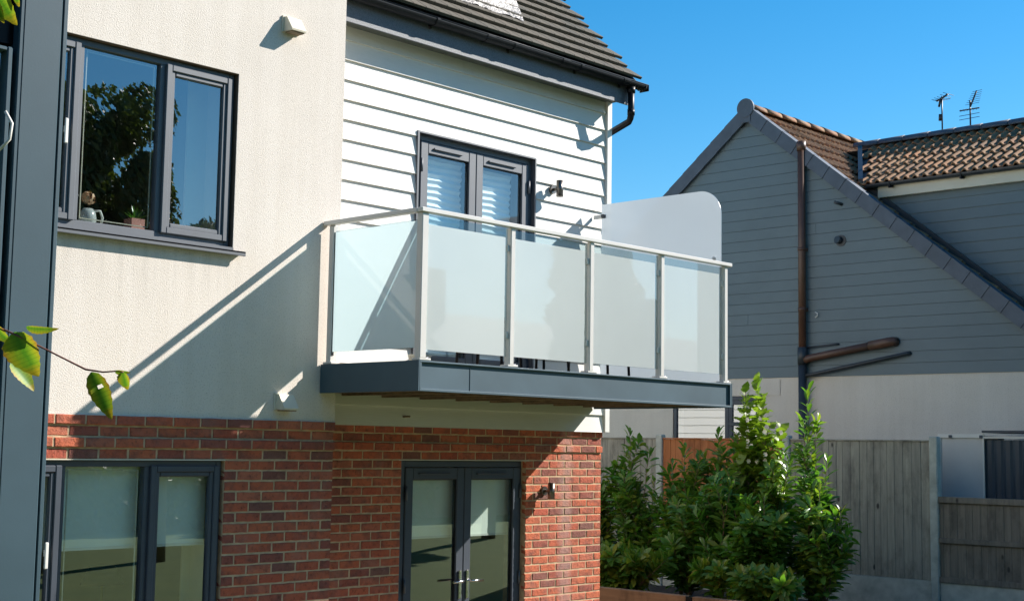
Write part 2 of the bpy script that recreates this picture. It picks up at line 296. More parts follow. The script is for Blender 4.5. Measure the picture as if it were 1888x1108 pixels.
# ------------------------------------------------------------------ mesh helpers
def wpos(o):
    p = Vector((0, 0, 0))
    while o is not None:
        p += Vector(o.location); o = o.parent
    return p
def link(name, me, mat, parent=None, loc=None, label=None, rot=None):
    o = bpy.data.objects.new(name, me); COL.objects.link(o)
    if mat is not None and not me.materials: me.materials.append(mat)
    if parent: o.parent = parent
    if loc is not None: o.location = loc
    if rot is not None: o.rotation_euler = rot
    if label: o['label'] = label
    return o
def tag(o, label, cat, group=None, kind=None):
    if label: o['label'] = label
    if cat: o['category'] = cat
    if group: o['group'] = group
    if kind: o['kind'] = kind
    return o
def empty(name, loc, label, cat, group=None):
    o = bpy.data.objects.new(name, None); COL.objects.link(o); o.location = loc; o.empty_display_size = .1
    return tag(o, label, cat, group)
class MB:
    def __init__(s): s.v = []; s.f = []; s.sm = []
    def add(s, vs_, fs_, sm=False):
        k = len(s.v); s.v += [tuple(x) for x in vs_]
        for f in fs_: s.f.append(tuple(i+k for i in f)); s.sm.append(sm)
        return s
    def box(s, x0, x1, y0, y1, z0, z1, c=0.0):
        if x1 < x0: x0, x1 = x1, x0
        if y1 < y0: y0, y1 = y1, y0
        if z1 < z0: z0, z1 = z1, z0
        if c <= 0:
            v = [(x, y, z) for x in (x0, x1) for y in (y0, y1) for z in (z0, z1)]
            return s.add(v, [(0, 1, 3, 2), (4, 6, 7, 5), (0, 4, 5, 1), (2, 3, 7, 6), (0, 2, 6, 4), (1, 5, 7, 3)])
        c = min(c, (x1-x0)*.4, (y1-y0)*.4, (z1-z0)*.4)
        v = []; idx = {}
        for i, x in enumerate((x0, x1)):
            for j, y in enumerate((y0, y1)):
                for k, z in enumerate((z0, z1)):
                    dx = c if i == 0 else -c; dy = c if j == 0 else -c; dz = c if k == 0 else -c
                    for a, p in enumerate(((x, y+dy, z+dz), (x+dx, y, z+dz), (x+dx, y+dy, z))):
                        idx[(i, j, k, a)] = len(v); v.append(p)
        q = lambda *t: tuple(idx[u] for u in t)
        f = []
        for i in (0, 1):
            f.append(q((i,0,0,0),(i,0,1,0),(i,1,1,0),(i,1,0,0))); f.append(q((0,i,0,1),(0,i,1,1),(1,i,1,1),(1,i,0,1))); f.append(q((0,0,i,2),(0,1,i,2),(1,1,i,2),(1,0,i,2)))
        for a in (0, 1):
            for b in (0, 1):
                f.append(q((a,b,0,0),(a,b,1,0),(a,b,1,1),(a,b,0,1)))
                f.append(q((a,0,b,0),(a,1,b,0),(a,1,b,2),(a,0,b,2)))
                f.append(q((0,a,b,1),(1,a,b,1),(1,a,b,2),(0,a,b,2)))
                for k in (0, 1): f.append(q((a,b,k,0),(a,b,k,1),(a,b,k,2)))
        return s.add(v, f)
    def poly(s, pts, d):
        """extrude a planar outline by vector d"""
        n = len(pts); d = Vector(d); a = [Vector(p) for p in pts]
        v = a + [p+d for p in a]
        return s.add(v, [tuple(range(n)), tuple(range(2*n-1, n-1, -1))] + [(i, (i+1) % n, n+(i+1) % n, n+i) for i in range(n)])
    def tube(s, path, r, n=12, cap=True, sm=True):
        P = [Vector(p) for p in path]; R_ = r if isinstance(r, (list, tuple)) else [r]*len(P)
        vs_ = []; prev = None
        for i, p in enumerate(P):
            t = (P[min(i+1, len(P)-1)] - P[max(i-1, 0)]).normalized()
            if prev is None:
                a = Vector((0, 0, 1)) if abs(t.z) < .9 else Vector((1, 0, 0)); u = t.cross(a).normalized()
            else: u = (prev - t*prev.dot(t)).normalized()
            prev = u; ww = t.cross(u)
            for k in range(n):
                an = 2*math.pi*k/n; vs_.append(p + (u*math.cos(an)+ww*math.sin(an))*R_[i])
        fs_ = []
        for i in range(len(P)-1):
            for k in range(n): fs_.append((i*n+k, i*n+(k+1) % n, (i+1)*n+(k+1) % n, (i+1)*n+k))
        s.add(vs_, fs_, sm)
        if cap:
            k = len(s.v) - len(vs_)
            s.f.append(tuple(range(k+n-1, k-1, -1))); s.sm.append(False)
            s.f.append(tuple(range(k+(len(P)-1)*n, k+len(P)*n))); s.sm.append(False)
        return s
    def mesh(s, name, off=Vector((0, 0, 0))):
        me = bpy.data.meshes.new(name); me.from_pydata([tuple(Vector(v)-off) for v in s.v], [], s.f)
        me.polygons.foreach_set('use_smooth', s.sm); me.update()
        import bmesh
        bm = bmesh.new(); bm.from_mesh(me); bmesh.ops.recalc_face_normals(bm, faces=bm.faces); bm.to_mesh(me); bm.free()
        return me
    def build(s, name, mat, parent=None, label=None):
        if parent is not None: return link(name, s.mesh(name, wpos(parent)), mat, parent, label=label)
        # a thing of its own mesh: origin at its base centre
        xs = [v[0] for v in s.v]; ys = [v[1] for v in s.v]; zs = [v[2] for v in s.v]
        o = Vector(((min(xs)+max(xs))/2, (min(ys)+max(ys))/2, min(zs)))
        return link(name, s.mesh(name, o), mat, None, o, label)
def bx(name, mat, parent, *a, c=0.0, label=None): return MB().box(*a, c=c).build(name, mat, parent, label)
def struct(name, mb, mat):
    o = mb.build(name, mat); o['kind'] = 'structure'; return o

# ------------------------------------------------------------------ ground
GZ = -2.12
struct('ground', MB().box(-600, 600, -600, 600, GZ-.5, GZ-.16), M['ground'])
struct('patio', MB().box(-5.2, 5.6, -2.0, 4, GZ-.16, GZ), M['paving'])

# ------------------------------------------------------------------ the white house
D = .588; XR = 3.9534; XA = 1.2515; XB = 2.8434; YS = .54
house = empty('house', (0, 2, GZ), 'two storey house with cream render, white cladding boards and red brick ground floor', 'house')
def wall_holes(mb, x0, x1, z0, z1, y0, y1, holes):
    """a wall slab with rectangular openings"""
    xs = sorted({x0, x1, *[h[0] for h in holes], *[h[1] for h in holes]}); xs = [x for x in xs if x0 <= x <= x1]
    for a, b in zip(xs, xs[1:]):
        cuts = sorted([(h[2], h[3]) for h in holes if h[0] <= a and h[1] >= b]); z = z0
        for c0, c1 in cuts:
            if c0 > z: mb.box(a, b, y0, y1, z, c0)
            z = max(z, c1)
        if z < z1: mb.box(a, b, y0, y1, z, z1)
    return mb
WX0, WX1 = -2.93, -1.0025
HZ = .30
# rendered upper wall of the front wing
wall_holes(MB(), -6.5, 0.004, HZ, 5.6, 0.0, .30, [(WX0, WX1, 1.52, 2.835)]).build('render_wall', M['render'], house)
MB().box(-6.5, .004, .30, 6, 3.2, 5.6).box(-.3, .004, .30, 6.0, GZ, 3.2).build('side_wall', M['render'], house)
bx('coping', M['verge'], house, -6.6, .06, -.06, 6.05, 5.6, 5.66)
bx('render_stop', M['white_trim'], house, -6.5, .006, -.004, .02, HZ-.006, HZ-.001)
# brick walls: mortar body behind, bricks one by one in front
bw1 = wall_holes(MB(), -6.5, -.003, GZ, HZ-.006, .005, .28, [(WX0, WX1, -1.22, -.001)]).build('brick_wall', M['mortar'], house)
bw2 = wall_holes(MB(), 0.0, XR-.004, GZ, .30, D+.005, D+.28, [(XA, XB, GZ-.1, -.001)]).build('brick_wall', M['mortar'], house)
for par, yf, xa_, xb_ in ((bw1, 0.0, -4.6, -.004), (bw2, D, .012, XR-.006)):
    mb = MB()
    for k in (-4, -2): mb.box(xa_, xb_, yf-.0125, yf+.004, -.075*k-.068, -.075*k-.006 if k == -4 else -.075*k-.007)
    mb.build('mortar_band', M['mortar'], par)
BR = {}
def brick_mesh(wd, var):
    key = (round(wd, 3), var)
    if key in BR: return BR[key]
    r = random.Random(hash(key) & 0xffff); hw = wd/2; hh = .0315
    def ring(ins, y, jit, nx=4):
        pts = []
        xs = [-hw+ins+(2*(hw-ins))*i/nx for i in range(nx+1)]
        for x in xs: pts.append((x, y, -hh+ins))
        pts.append((hw-ins, y, 0))
        for x in reversed(xs): pts.append((x, y, hh-ins))
        pts.append((-hw+ins, y, 0))
        return [(x+r.uniform(-jit, jit), yy+r.uniform(-jit, jit)*.6, z+r.uniform(-jit, jit)) for x, yy, z in pts]
    a = ring(0, .05, 0); b = ring(.0005, .005, .0018); c = ring(.005, .0, .0016); n = len(a)
    mb = MB(); mb.add(a+b+c, [(i, (i+1) % n, n+(i+1) % n, n+i) for i in range(n)]+[(n+i, n+(i+1) % n, 2*n+(i+1) % n, 2*n+i) for i in range(n)]+[tuple(range(2*n, 3*n))])
    me = bpy.data.meshes.new('brick'); me.from_pydata(mb.v, [], mb.f)
    import bmesh
    bm = bmesh.new(); bm.from_mesh(me); bmesh.ops.recalc_face_normals(bm, faces=bm.faces); bm.to_mesh(me); bm.free()
    me.materials.append(M['brick']); BR[key] = me; return me
todo = []  # (parent, x, y, z, width, far)
def lay(parent, yf, x0, x1, krange, xorg, holes, vis_z, vis_x0):
    for k in krange:
        zt = -.075*k; zc = zt-.0375
        off = .1075 if k % 2 == 0 else .22
        proud = .018 if k in (-4, -2) else 0
        js = [xorg+.005]; x = xorg-off
        while x > x0-.3: js.append(x); x -= .225
        for a, b in zip(js[1:], js):
            l_, r_ = a+.0062, b-.0062
            segs = [(max(l_, x0), min(r_, x1))]
            for h in holes:
                if h[2] < zc < h[3]:
                    ns = []
                    for s0, s1 in segs:
                        if s1 <= h[0] or s0 >= h[1]: ns.append((s0, s1)); continue
                        if s0 < h[0]: ns.append((s0, h[0]))
                        if s1 > h[1]: ns.append((h[1], s1))
                    segs = ns
            for s0, s1 in segs:
                if s1-s0 > .03:
                    vis = zc > vis_z(s0) and s1 > vis_x0
                    todo.append((parent, (s0+s1)/2, yf-proud+rnd.uniform(-.0015, .0015), zc+rnd.uniform(-.0012, .0012), s1-s0, vis, rnd.uniform(-.006, .006)))
lay(bw1, 0.0, -4.6, 0.0, range(-4, 26), 0.0, [(WX0, WX1, -1.22, 0)], lambda x: -1.12, -2.42)
lay(bw2, D, 0.012, XR, range(-4, 26), XR, [(XA, XB, GZ-.2, 0)], lambda x: -1.17-.05*x, .38)
vis = [t for t in todo if t[5]]; rest = [t for t in todo if not t[5]]
if len(vis) > 298:   # the ones that show smallest go with the rest
    vis.sort(key=lambda t: -t[4]*(1 if t[0] is bw1 else .8))
    rest += vis[298:]; vis = vis[:298]
for par, x, y, z, wd, _, tl in vis:
    link('brick', brick_mesh(wd, rnd.randrange(7)), None, par, Vector((x, y, z))-wpos(par), rot=(0, tl, 0))
for par in (bw1, bw2):
    mb = MB()
    for p2, x, y, z, wd, _, tl in rest:
        if p2 is par:
            me = brick_mesh(wd, rnd.randrange(7)); mb.add([(v.co.x+x, v.co.y+y, v.co.z+z) for v in me.vertices], [tuple(p.vertices) for p in me.polygons])
    o = mb.build('bricks', M['brick'], par); o['kind'] = 'stuff'
print('bricks', len(vis), len(rest))
# reveals of the brick openings and lintel lips
MB().box(-6.5, WX1+.0, -.003, .02, -.004, .003).build('lintel_lip', M['vent'], house)
MB().box(XA-.03, XB+.03, D-.003, D+.02, -.004, .003).build('lintel_lip', M['vent'], house)
MB().box(WX1-.002, WX1+.006, .006, .12, 1.52, 2.835).box(WX0, WX1, .006, .12, 2.83, 2.838).build('window_reveal', simple('brown_reveal', (.16, .10, .07), .8), house)

# white cladding boards
EXP = .1708; Z0 = .285
DX0, DX1, DZ1 = 1.305, 2.865, 2.892
board_rows = []
k = 0; z = Z0
while z < 3.66:
    z1 = min(z+EXP+.012, 3.66)
    segs = [(0.006, 3.925)]
    if z < DZ1-.02 and z1 > .78: segs = [(.006, DX0), (DX1, 3.925)]
    out = []
    for a, b in segs:
        if b-a > 2.0 and k in (3, 8, 14, 17, 19): j = rnd.uniform(a+.9, b-.9); out += [(a, j-.0015), (j+.0015, b)]
        elif k == 13 and a > 2: out += [(a, 3.325), (3.328, b)]
        else: out.append((a, b))
    for a, b in out:
        # wedge section: thick butt at the bottom, thin at the top, tucked under the next
        sec = [(YS+.030, z), (YS-.002+rnd.uniform(-.001, .001), z), (YS-.001, z+.004), (YS+.019, z1), (YS+.030, z1)]
        if z1-z < .1: sec = [(YS+.030, z), (YS, z), (YS+.004, z1), (YS+.03, z1)]
        if z < DZ1-.02 < z1-.02 and DZ1 < z1: pass
        MB().poly([(a, p[0], p[1]) for p in sec], (b-a, 0, 0)).build('cladding_board', M['white_board'], house)
    z += EXP; k += 1
# pieces of board directly over the door head
MB().poly([(DX0+.001, YS+.030, DZ1+.006), (DX0+.001, YS+.003, DZ1+.006), (DX0+.001, YS+.019, 3.030), (DX0+.001, YS+.030, 3.030)], (DX1-DX0-.002, 0, 0)).build('cladding_board', M['white_board'], house)
bx('wall_backing', M['mortar'], house, 0.0, XR-.01, YS+.031, D+.28, .30, .77)
wall_holes(MB(), 0.0, XR-.01, .77, 3.9, YS+.031, D+.28, [(DX0, DX1, .77, DZ1)]).build('wall_backing', M['white_board'], house)
bx('corner_trim', M['white_trim'], house, 3.928, 4.0, YS-.018, YS+.10, .285, 3.66, c=.003)
# far gable side, clad in white boards
gm = MB(); z = .30
while z < 7.2:
    half = 4.1-abs(0) if z < 3.8 else max(0, 4.1-(z-3.8)/1.0*1.0)
    yc = 4.64
    if half > .1: gm.poly([(XR+.001, yc-half+.02, z), (XR+.028, yc-half+.02, z), (XR+.012, yc-half+.02, z+EXP+.01), (XR+.001, yc-half+.02, z+EXP+.01)], (0, 2*half-.04, 0))
    z += EXP
gm.build('side_cladding', M['white_board'], house)['kind'] = 'stuff'
MB().box(XR-.25, XR, D+.28, 8.7, GZ, 3.8).poly([(XR-.25, .6, 3.8), (XR-.25, 8.7, 3.8), (XR-.25, 4.64, 7.7)], (.25, 0, 0)).build('side_wall', M['offbrick'], house)
em = MB().box(.5, XR, 8.71, 14.5, GZ, 3.0)
z = -1.9
while z < 2.95: em.poly([(XR+.001, 8.72, z), (XR+.028, 8.72, z), (XR+.012, 8.72, z+EXP+.01), (XR+.001, 8.72, z+EXP+.01)], (0, 5.7, 0)); z += EXP
em.build('rear_extension', M['white_board'], house)
bx('rear_wall', M['offbrick'], house, 0, XR-.25, 8.4, 8.7, GZ, 3.8)
# eaves
bx('soffit', simple('soffit_board', (.10, .11, .10), .6, .1), house, .004, 4.0, .375, YS+.02, 3.655, 3.668)
bx('fascia_board', M['fascia'], house, .006, 4.06, .358, .376, 3.618, 3.86, c=.002)
mb = MB()
def gutter_section(yc, zc, r, n=10): return [(yc+r*math.cos(math.pi+math.pi*i/n), zc+r*math.sin(math.pi+math.pi*i/n)) for i in range(n+1)]
def half_pipe(mb, x0, x1, yc, zc, r, t=.004, n=12):
    o = gutter_section(yc, zc, r, n); i_ = gutter_section(yc, zc, r-t, n)
    v = [(x, *p) for x in (x0, x1) for p in o+i_]; m_ = n+1; q = 2*m_
    f = [(j, j+1, q+j+1, q+j) for j in range(n)]+[(m_+j, q+m_+j, q+m_+j+1, m_+j+1) for j in range(n)]
    f += [(0, q, q+m_, m_), (n, m_+n, q+m_+n, q+n)] + [(j, m_+j, m_+j+1, j+1) for j in range(n)] + [(q+j, q+j+1, q+m_+j+1, q+m_+j) for j in range(n)]
    mb.add(v, f, False)
GY, GZc = .297, 3.842
half_pipe(mb, .006, 4.24, GY, GZc, .058)
mb.tube([(.01, GY-.058, GZc+.001), (4.24, GY-.058, GZc+.001)], .0045, 6)
gut = mb.build('gutter', M['black'], house)
MB().box(4.236, 4.246, GY-.062, GY+.06, GZc-.062, GZc+.004, c=.01).box(4.19, 4.215, GY-.063, GY+.06, GZc-.05, GZc+.004, c=.01).build('gutter_stop_end', M['black'], gut)
for x in (1.25, 2.25, 3.2, 3.9):
    mb = MB(); half_pipe(mb, x-.018, x+.018, GY, GZc, .064, .006); mb.box(x-.015, x+.015, GY+.055, .358, GZc-.06, GZc-.005)
    mb.tube([(x, .352, GZc-.075), (x, .352, GZc-.03)], .012, 8); mb.build('gutter_bracket', M['black'], gut)
for x in (1.02, 2.06, 3.0): # union sockets with clips
    mb = MB(); half_pipe(mb, x-.05+.9, x+.05+.9, GY, GZc, .0625, .004); mb.build('gutter_union', M['black'], gut)
# downpipe and swan neck round the corner
PX, PY = 4.03, .30
dp = MB().tube([(PX, PY, 3.80), (PX, PY, 3.50), (PX+.003, PY+.012, 3.47), (4.06, PY+.05, 3.445), (4.09, .90, 3.28), (4.09, .93, 3.24), (4.09, .94, GZ)], .034, 14).build('downpipe', M['black'], house)
MB().tube([(PX, PY, 3.79), (PX, PY, 3.73)], .043, 14).tube([(PX, PY, 3.56), (PX, PY, 3.50)], .039, 14).build('pipe_socket', M['black'], dp)
# roof: 45 degree pitch, flat interlocking tiles
RM = {}
def rt_mesh(var, wd=.152, ln=.205):
    if (var, wd) in RM: return RM[(var, wd)]
    r = random.Random(var); j = lambda a: r.uniform(-a, a)
    t = .032; hw = wd/2-.0018
    top = [(-hw+j(.001), -.004+j(.002), t), (hw+j(.001), -.004+j(.002), t), (hw, ln, t*.55), (-hw, ln, t*.55)]
    v = [(-hw, -.0+j(.002), 0), (hw, 0+j(.002), 0), (hw, ln, 0), (-hw, ln, 0)] + [(-hw+j(.001), -.003, t-.005), (hw, -.003, t-.005), (hw-.004, .004, t), (-hw+.004, .004, t), (hw-.004, ln, t*.55), (-hw+.004, ln, t*.55), (hw, ln, t*.4), (-hw, ln, t*.4)]
    f = [(0, 3, 2, 1), (0, 1, 5, 4), (4, 5, 6, 7), (7, 6, 8, 9), (5, 1, 2, 10), (5, 10, 8, 6), (0, 4, 11, 3), (4, 7, 9, 11), (3, 11, 9, 8, 10, 2)]
    me = MB().add(v, f).mesh('roof_tile'); me.materials.append(M['tile']); RM[(var, wd)] = me; return me
GA = .1845; PIT = math.radians(45)
roof = MB().poly([(.01, .33, 3.89), (.01, 4.6, 8.16), (.01, 4.6, 8.10), (.01, .40, 3.87)], (4.14, 0, 0)).poly([(.01, 4.6, 8.1), (.01, 8.9, 3.8), (.01, 8.9, 3.87), (.01, 4.6, 8.17)], (4.14, 0, 0)).build('roof', M['verge'], house)
rest_t = MB()
tc_ = 0
for row in range(33):
    s = row*GA; y = .287+s*math.cos(PIT); z = 3.895+s*math.sin(PIT)
    off = 0 if row % 2 == 0 else .076
    n_ = 28
    for i in range(n_+1):
        x = 4.172-.076-i*.1525+off*1.0
        if x > 4.172-.05: continue
        if x < .05: continue
        if 1.25 < x < 2.72 and y > .80: continue
        tilt = PIT-math.radians(7.5)
        if row <= 8 and tc_ < 296 and x > .7:
            me = rt_mesh(rnd.randrange(6)); tc_ += 1
            link('roof_tile', me, None, roof, Vector((x, y, z))-wpos(roof), rot=(tilt+rnd.uniform(-.006, .006), rnd.uniform(-.004, .004), 0))
        else:
            R_ = Euler((tilt, 0, 0)).to_matrix(); me = rt_mesh(rnd.randrange(6))
            rest_t.add([R_@v.co+Vector((x, y, z)) for v in me.vertices], [tuple(p.vertices) for p in me.polygons])
rest_t.build('roof_tiles', M['tile'], roof)['kind'] = 'stuff'
bx('ridge_cap', M['tile'], roof, .01, 4.18, 4.5, 4.7, 8.12, 8.24, c=.05)
# verge closing boards
MB().poly([(4.10, .36, 3.80), (4.10, 4.6, 8.04), (4.10, 4.6, 8.16), (4.10, .34, 3.90)], (.02, 0, 0)).build('verge_board', M['black'], roof)
# lead clad dormer on the roof slope
dm = MB().box(1.35, 2.90, .86, 2.2, 4.30, 5.55).build('dormer', M['foil'], house)
def apron():
    mb = MB(); nx, ny = 60, 8; r = random.Random(3); v = []
    for j in range(ny+1):
        for i in range(nx+1):
            u = i/nx; t = j/ny; x = 1.18+u*(2.72+.2*t-1.18); y = .60+t*.27+ (.012*math.sin(u*23)*(1-t)); z = 3.61+y+.045-.02*(1-t)+r.uniform(-.007, .007)
            v.append((x, y, z))
    n0 = len(v); v2 = [(a, b+.008, c-.012) for a, b, c in v]; f = []
    for j in range(ny):
        for i in range(nx):
            a = j*(nx+1)+i; f.append((a, a+1, a+nx+2, a+nx+1)); f.append((n0+a, n0+a+nx+1, n0+a+nx+2, n0+a+1))
    return mb.add(v+v2, f, True)
apron().build('flashing', M['foil'], dm)
fr = MB().box(1.55, 2.7, .835, .86, 4.75, 5.45, c=.004).build('dormer_window', M['anth'], dm)

# ------------------------------------------------------------------ windows and doors
def frame_box(mb, x0, x1, z0, z1, y0, y1, wl, wr, wb, wt_, c=.004):
    mb.box(x0, x0+wl, y0, y1, z0, z1, c=c); mb.box(x1-wr, x1, y0, y1, z0, z1, c=c)
    mb.box(x0+wl-.001, x1-wr+.001, y0+.0015, y1, z1-wt_, z1-.0005, c=c); mb.box(x0+wl-.001, x1-wr+.001, y0+.0015, y1, z0+.0005, z0+wb, c=c)
    return mb
def sash(win, x0, x1, z0, z1, y, mat, wfr=.052, fin=.018, glassmat='glass', bar=True, name='sash'):
    mb = MB(); frame_box(mb, x0, x1, z0, z1, y, y+.06, wfr*.62, wfr*.62, wfr*.62, wfr*.62, .006)
    frame_box(mb, x0+wfr*.55, x1-wfr*.55, z0+wfr*.55, z1-wfr*.55, y+.012, y+.055, wfr*.5, wfr*.5, wfr*.5, wfr*.5, .008)
    s_ = mb.build(name, mat, win)
    g = bx('pane', M[glassmat], win, x0+wfr-.004, x1-wfr+.004, y+.034, y+.040, z0+wfr-.004, z1-wfr+.004)
    return s_
def spacer(win, x0, x1, z0, z1, y):
    frame_box(MB(), x0, x1, z0, z1, y, y+.008, .007, .007, .007, .007, 0).build('glazing_bead', M['vent'], win)
# upper window
def house_window(name, z0, z1, glassmat, fm, yf):
    win = frame_box(MB(), WX0+.002, WX1-.008, z0, z1, yf, yf+.07, .045, .045, .05, .045)
    for mx in (-2.262, -1.618): win.box(mx-.022, mx+.028, yf+.002, yf+.069, z0+.048, z1-.043, c=.004)
    win = win.build(name, fm, house)
    sash(win, -2.895, -2.27, z0+.04, z1-.035, yf-.022, fm, .075, glassmat=glassmat)
    sash(win, -1.60, -1.035, z0+.04, z1-.035, yf-.022, fm, .075, glassmat=glassmat)
    bx('pane', M[glassmat], win, -2.236, -1.638, yf+.03, yf+.036, z0+.048, z1-.043)
    spacer(win, -2.20, -1.665, z0+.07, z1-.065, yf+.037)
    spacer(win, -1.535, -1.10, z0+.11, z1-.105, yf+.02)
    mb = MB().box(-2.38, -2.355, yf-.05, yf-.036, (z0+z1)/2-.10, (z0+z1)/2+.07, c=.005); mb.box(-2.375, -2.36, yf-.04, yf-.02, (z0+z1)/2-.02, (z0+z1)/2+.02)
    mb.build('window_handle', M['white_trim'], win)
    return win
uw = house_window('window', 1.54, 2.828, 'glass', M['anth_lit'], .045)
sl_ = MB().box(-3.0, -.93, -.062, .05, 1.498, 1.512, c=.002).box(-3.0, -.93, -.062, -.050, 1.478, 1.512, c=.002).box(-3.0, -1.004, -.01, .05, 1.512, 1.54).build('window_sill', M['anth_lit'], uw)
lw = house_window('window', -1.2, -.004, 'glass_low', M['anth'], .035)
bx('window_sill', M['anth'], lw, -2.95, -.99, -.03, .08, -1.235, -1.2, c=.003)
# doors
def french_doors(x0, x1, z0, z1, yf, fm, glassmat, blind_side=None):
    d = frame_box(MB(), x0, x1, z0, z1, yf, yf+.075, .05, .055, .03, .055).build('french_doors', fm, house)
    mid = (x0+x1)/2-.01
    for li, (a, b) in enumerate(((x0+.052, mid-.002), (mid+.002, x1-.057))):
        lf = frame_box(MB(), a, b, z0+.032, z1-.058, yf-.012, yf+.055, .092, .092, .10, .105, .006)
        lf = lf.build('door_leaf', fm, d)
        bx('pane', M[glassmat], lf, a+.085, b-.085, yf+.018, yf+.024, z0+.12, z1-.155)
        frame_box(MB(), a+.087, b-.087, z0+.125, z1-.158, yf+.004, yf+.017, .012, .012, .012, .012, .003).build('glazing_bead', M['black'], lf)
        MB().box(a+.15, b-.19, yf-.028, yf-.011, z1-.123, z1-.103, c=.006).build('trickle_vent', fm, lf)
    for hz in (z1-.28, (z0+z1)/2-.05, z0+.3):
        MB().tube([(x1-.062, yf-.022, hz-.06), (x1-.062, yf-.022, hz+.06)], .012, 10).build('hinge', M['anth_lit'], d)
        MB().tube([(x0+.055, yf-.022, hz-.06), (x0+.055, yf-.022, hz+.06)], .012, 10).build('hinge', M['anth_lit'], d)
    return d, mid
up_d, um = french_doors(DX0+.03, DX1-.002, .785, DZ1-.006, .59, M['anth_lit'], 'glass_mid')
MB().box(DX0-.004, DX0+.016, YS-.012, .60, .75, DZ1+.004).box(DX1-.012, DX1+.004, YS-.006, .60, .75, DZ1).box(DX0+.016, DX1-.012, YS-.012, .60, DZ1-.010, DZ1+.004).build('door_trim', M['anth_lit'], up_d)
low_d, lm = french_doors(XA+.05, XB+.03, GZ+.06, -.008, .655, M['anth'], 'glass_low')
for s_, hx in ((-1, lm-.047), (1, lm+.047)):
    mb = MB().box(hx-.017, hx+.017, .622, .640, -1.235, -.98, c=.006)
    mb.tube([(hx, .625, -1.075), (hx, .585, -1.075), (hx+s_*.012, .575, -1.075), (hx+s_*.14, .572, -1.078)], .0105, 10)
    mb.box(hx-.006, hx+.006, .618, .624, -1.19, -1.165).build('door_handle', M['chrome'], low_d)
# rooms behind the glass
def room(x0, x1, y0, y1, z0, z1):
    mb = MB(); mb.box(x0-.1, x1+.1, y1, y1+.1, z0-.1, z1+.1); mb.box(x0-.1, x0, y0, y1, z0-.1, z1+.1); mb.box(x1, x1+.1, y0, y1, z0-.1, z1+.1); mb.box(x0, x1, y0, y1, z1, z1+.1)
    mb.build('room_wall', M['room'], house); bx('room_floor', M['roomfloor'], house, x0, x1, y0, y1, z0-.1, z0)
room(-4.5, -.42, .31, 3.9, .72, 3.05)
room(-4.5, -.42, .31, 3.9, GZ+.02, .30)
room(.12, 3.55, .875, 4.4, .74, 3.15)
room(.12, 3.55, .875, 4.4, GZ+.02, .30)
MB().box(WX0, WX1-.04, .12, .305, 1.50, 1.558).box(WX1-.05, WX1, .115, .32, 1.52, 2.83).box(WX1-.05, WX1, .115, .32, -1.2, -.02).box(WX1-.22, WX1+.3, .315, .33, 1.3, 2.95).box(WX1-.12, WX1+.3, .315, .33, -1.3, .1).build('inner_reveal', M['plaster'], house)
bx('inner_sill', M['white_trim'], house, WX0, WX1-.05, .12, .34, 1.56, 1.595)

# blinds
def roller(x0, x1, z0, z1, y, label):
    e = empty('roller_blind', ((x0+x1)/2, y, z0), label, 'blind', 'roller blinds behind the ground floor glass')
    bx('blind_fabric', M['blind'], e, x0, x1, y, y+.003, z0, z1); bx('bottom_bar', M['white_trim'], e, x0, x1, y-.005, y+.008, z0-.02, z0)
roller(-2.86, -1.63, -.585, -.03, .135, 'pale roller blind half drawn behind the wide pane of the ground floor window')
roller(-1.615, -1.07, -.585, -.03, .135, 'narrow pale roller blind behind the right casement of the ground floor window')
roller(XA+.09, lm-.03, -.675, -.05, .76, 'pale roller blind in the left leaf of the ground floor french doors')
roller(lm+.03, XB-.03, -.675, -.05, .76, 'pale roller blind in the right leaf of the ground floor french doors')
def pleated(x0, x1, z0, z1, y, label):
    e = empty('pleated_blind', ((x0+x1)/2, y, z0), label, 'blind', 'pleated blinds behind the balcony doors')
    v = []; f = []; n_ = int((z1-z0)/.030); nx = 6
    for i in range(n_+1):
        z = z1-(z1-z0)*i/n_
        for j in range(nx+1):
            u = j/nx; x = x0+(x1-x0)*u + (.010*math.sin(i*.55) if j == nx else 0)
            v.append((x, y+(.022 if i % 2 else 0), z+.004*math.sin(u*9+i*.3)))
    for i in range(n_):
        for j in range(nx): a = i*(nx+1)+j; f.append((a, a+1, a+nx+2, a+nx+1))
    o = MB().add(v, f).build('blind_fabric', M['pleat'], e); sm_ = o.modifiers.new('t', 'SOLIDIFY'); sm_.thickness = .002
    bx('head_rail', M['white_trim'], e, x0, x1, y-.01, y+.03, z1, z1+.03)
pleated(DX0+.09, um-.07, .80, 2.70, .70, 'white pleated blind behind the left leaf of the balcony doors')
pleated(um+.02, DX1-.18, .80, 2.68, .70, 'white pleated blind behind the right leaf of the balcony doors')

# things on the upper window sill and in the rooms
pt = empty('plant_pot', (-1.662, .267, 1.595), 'small pink square pot with a spiky green plant on the upper window sill', 'plant pot')
MB().poly([(-1.715, .215, 1.595), (-1.61, .215, 1.595), (-1.61, .32, 1.595), (-1.715, .32, 1.595)], (0, 0, .095)).build('pot', M['terracotta'], pt)
mb = MB(); r = random.Random(5)
for i in range(34):
    a = r.uniform(0, 6.28); e_ = r.uniform(.3, 1.35); L = r.uniform(.07, .13); d_ = Vector((math.cos(a)*math.cos(e_), math.sin(a)*math.cos(e_), math.sin(e_))); p = Vector((-1.662, .267, 1.685)); sd = d_.cross(Vector((0, 0, 1))).normalized()*.006
    mb.add([p-sd, p+sd, p+d_*L*.6+sd*.8, p+d_*L, p+d_*L*.6-sd*.8], [(0, 1, 2, 3, 4)])
mb.build('leaves', M['laurel'], pt)['kind'] = 'stuff'
fl = empty('vase_of_flowers', (-2.07, .20, 1.595), 'glass jug with dried cream and peach flowers at the left of the upper window sill', 'vase')
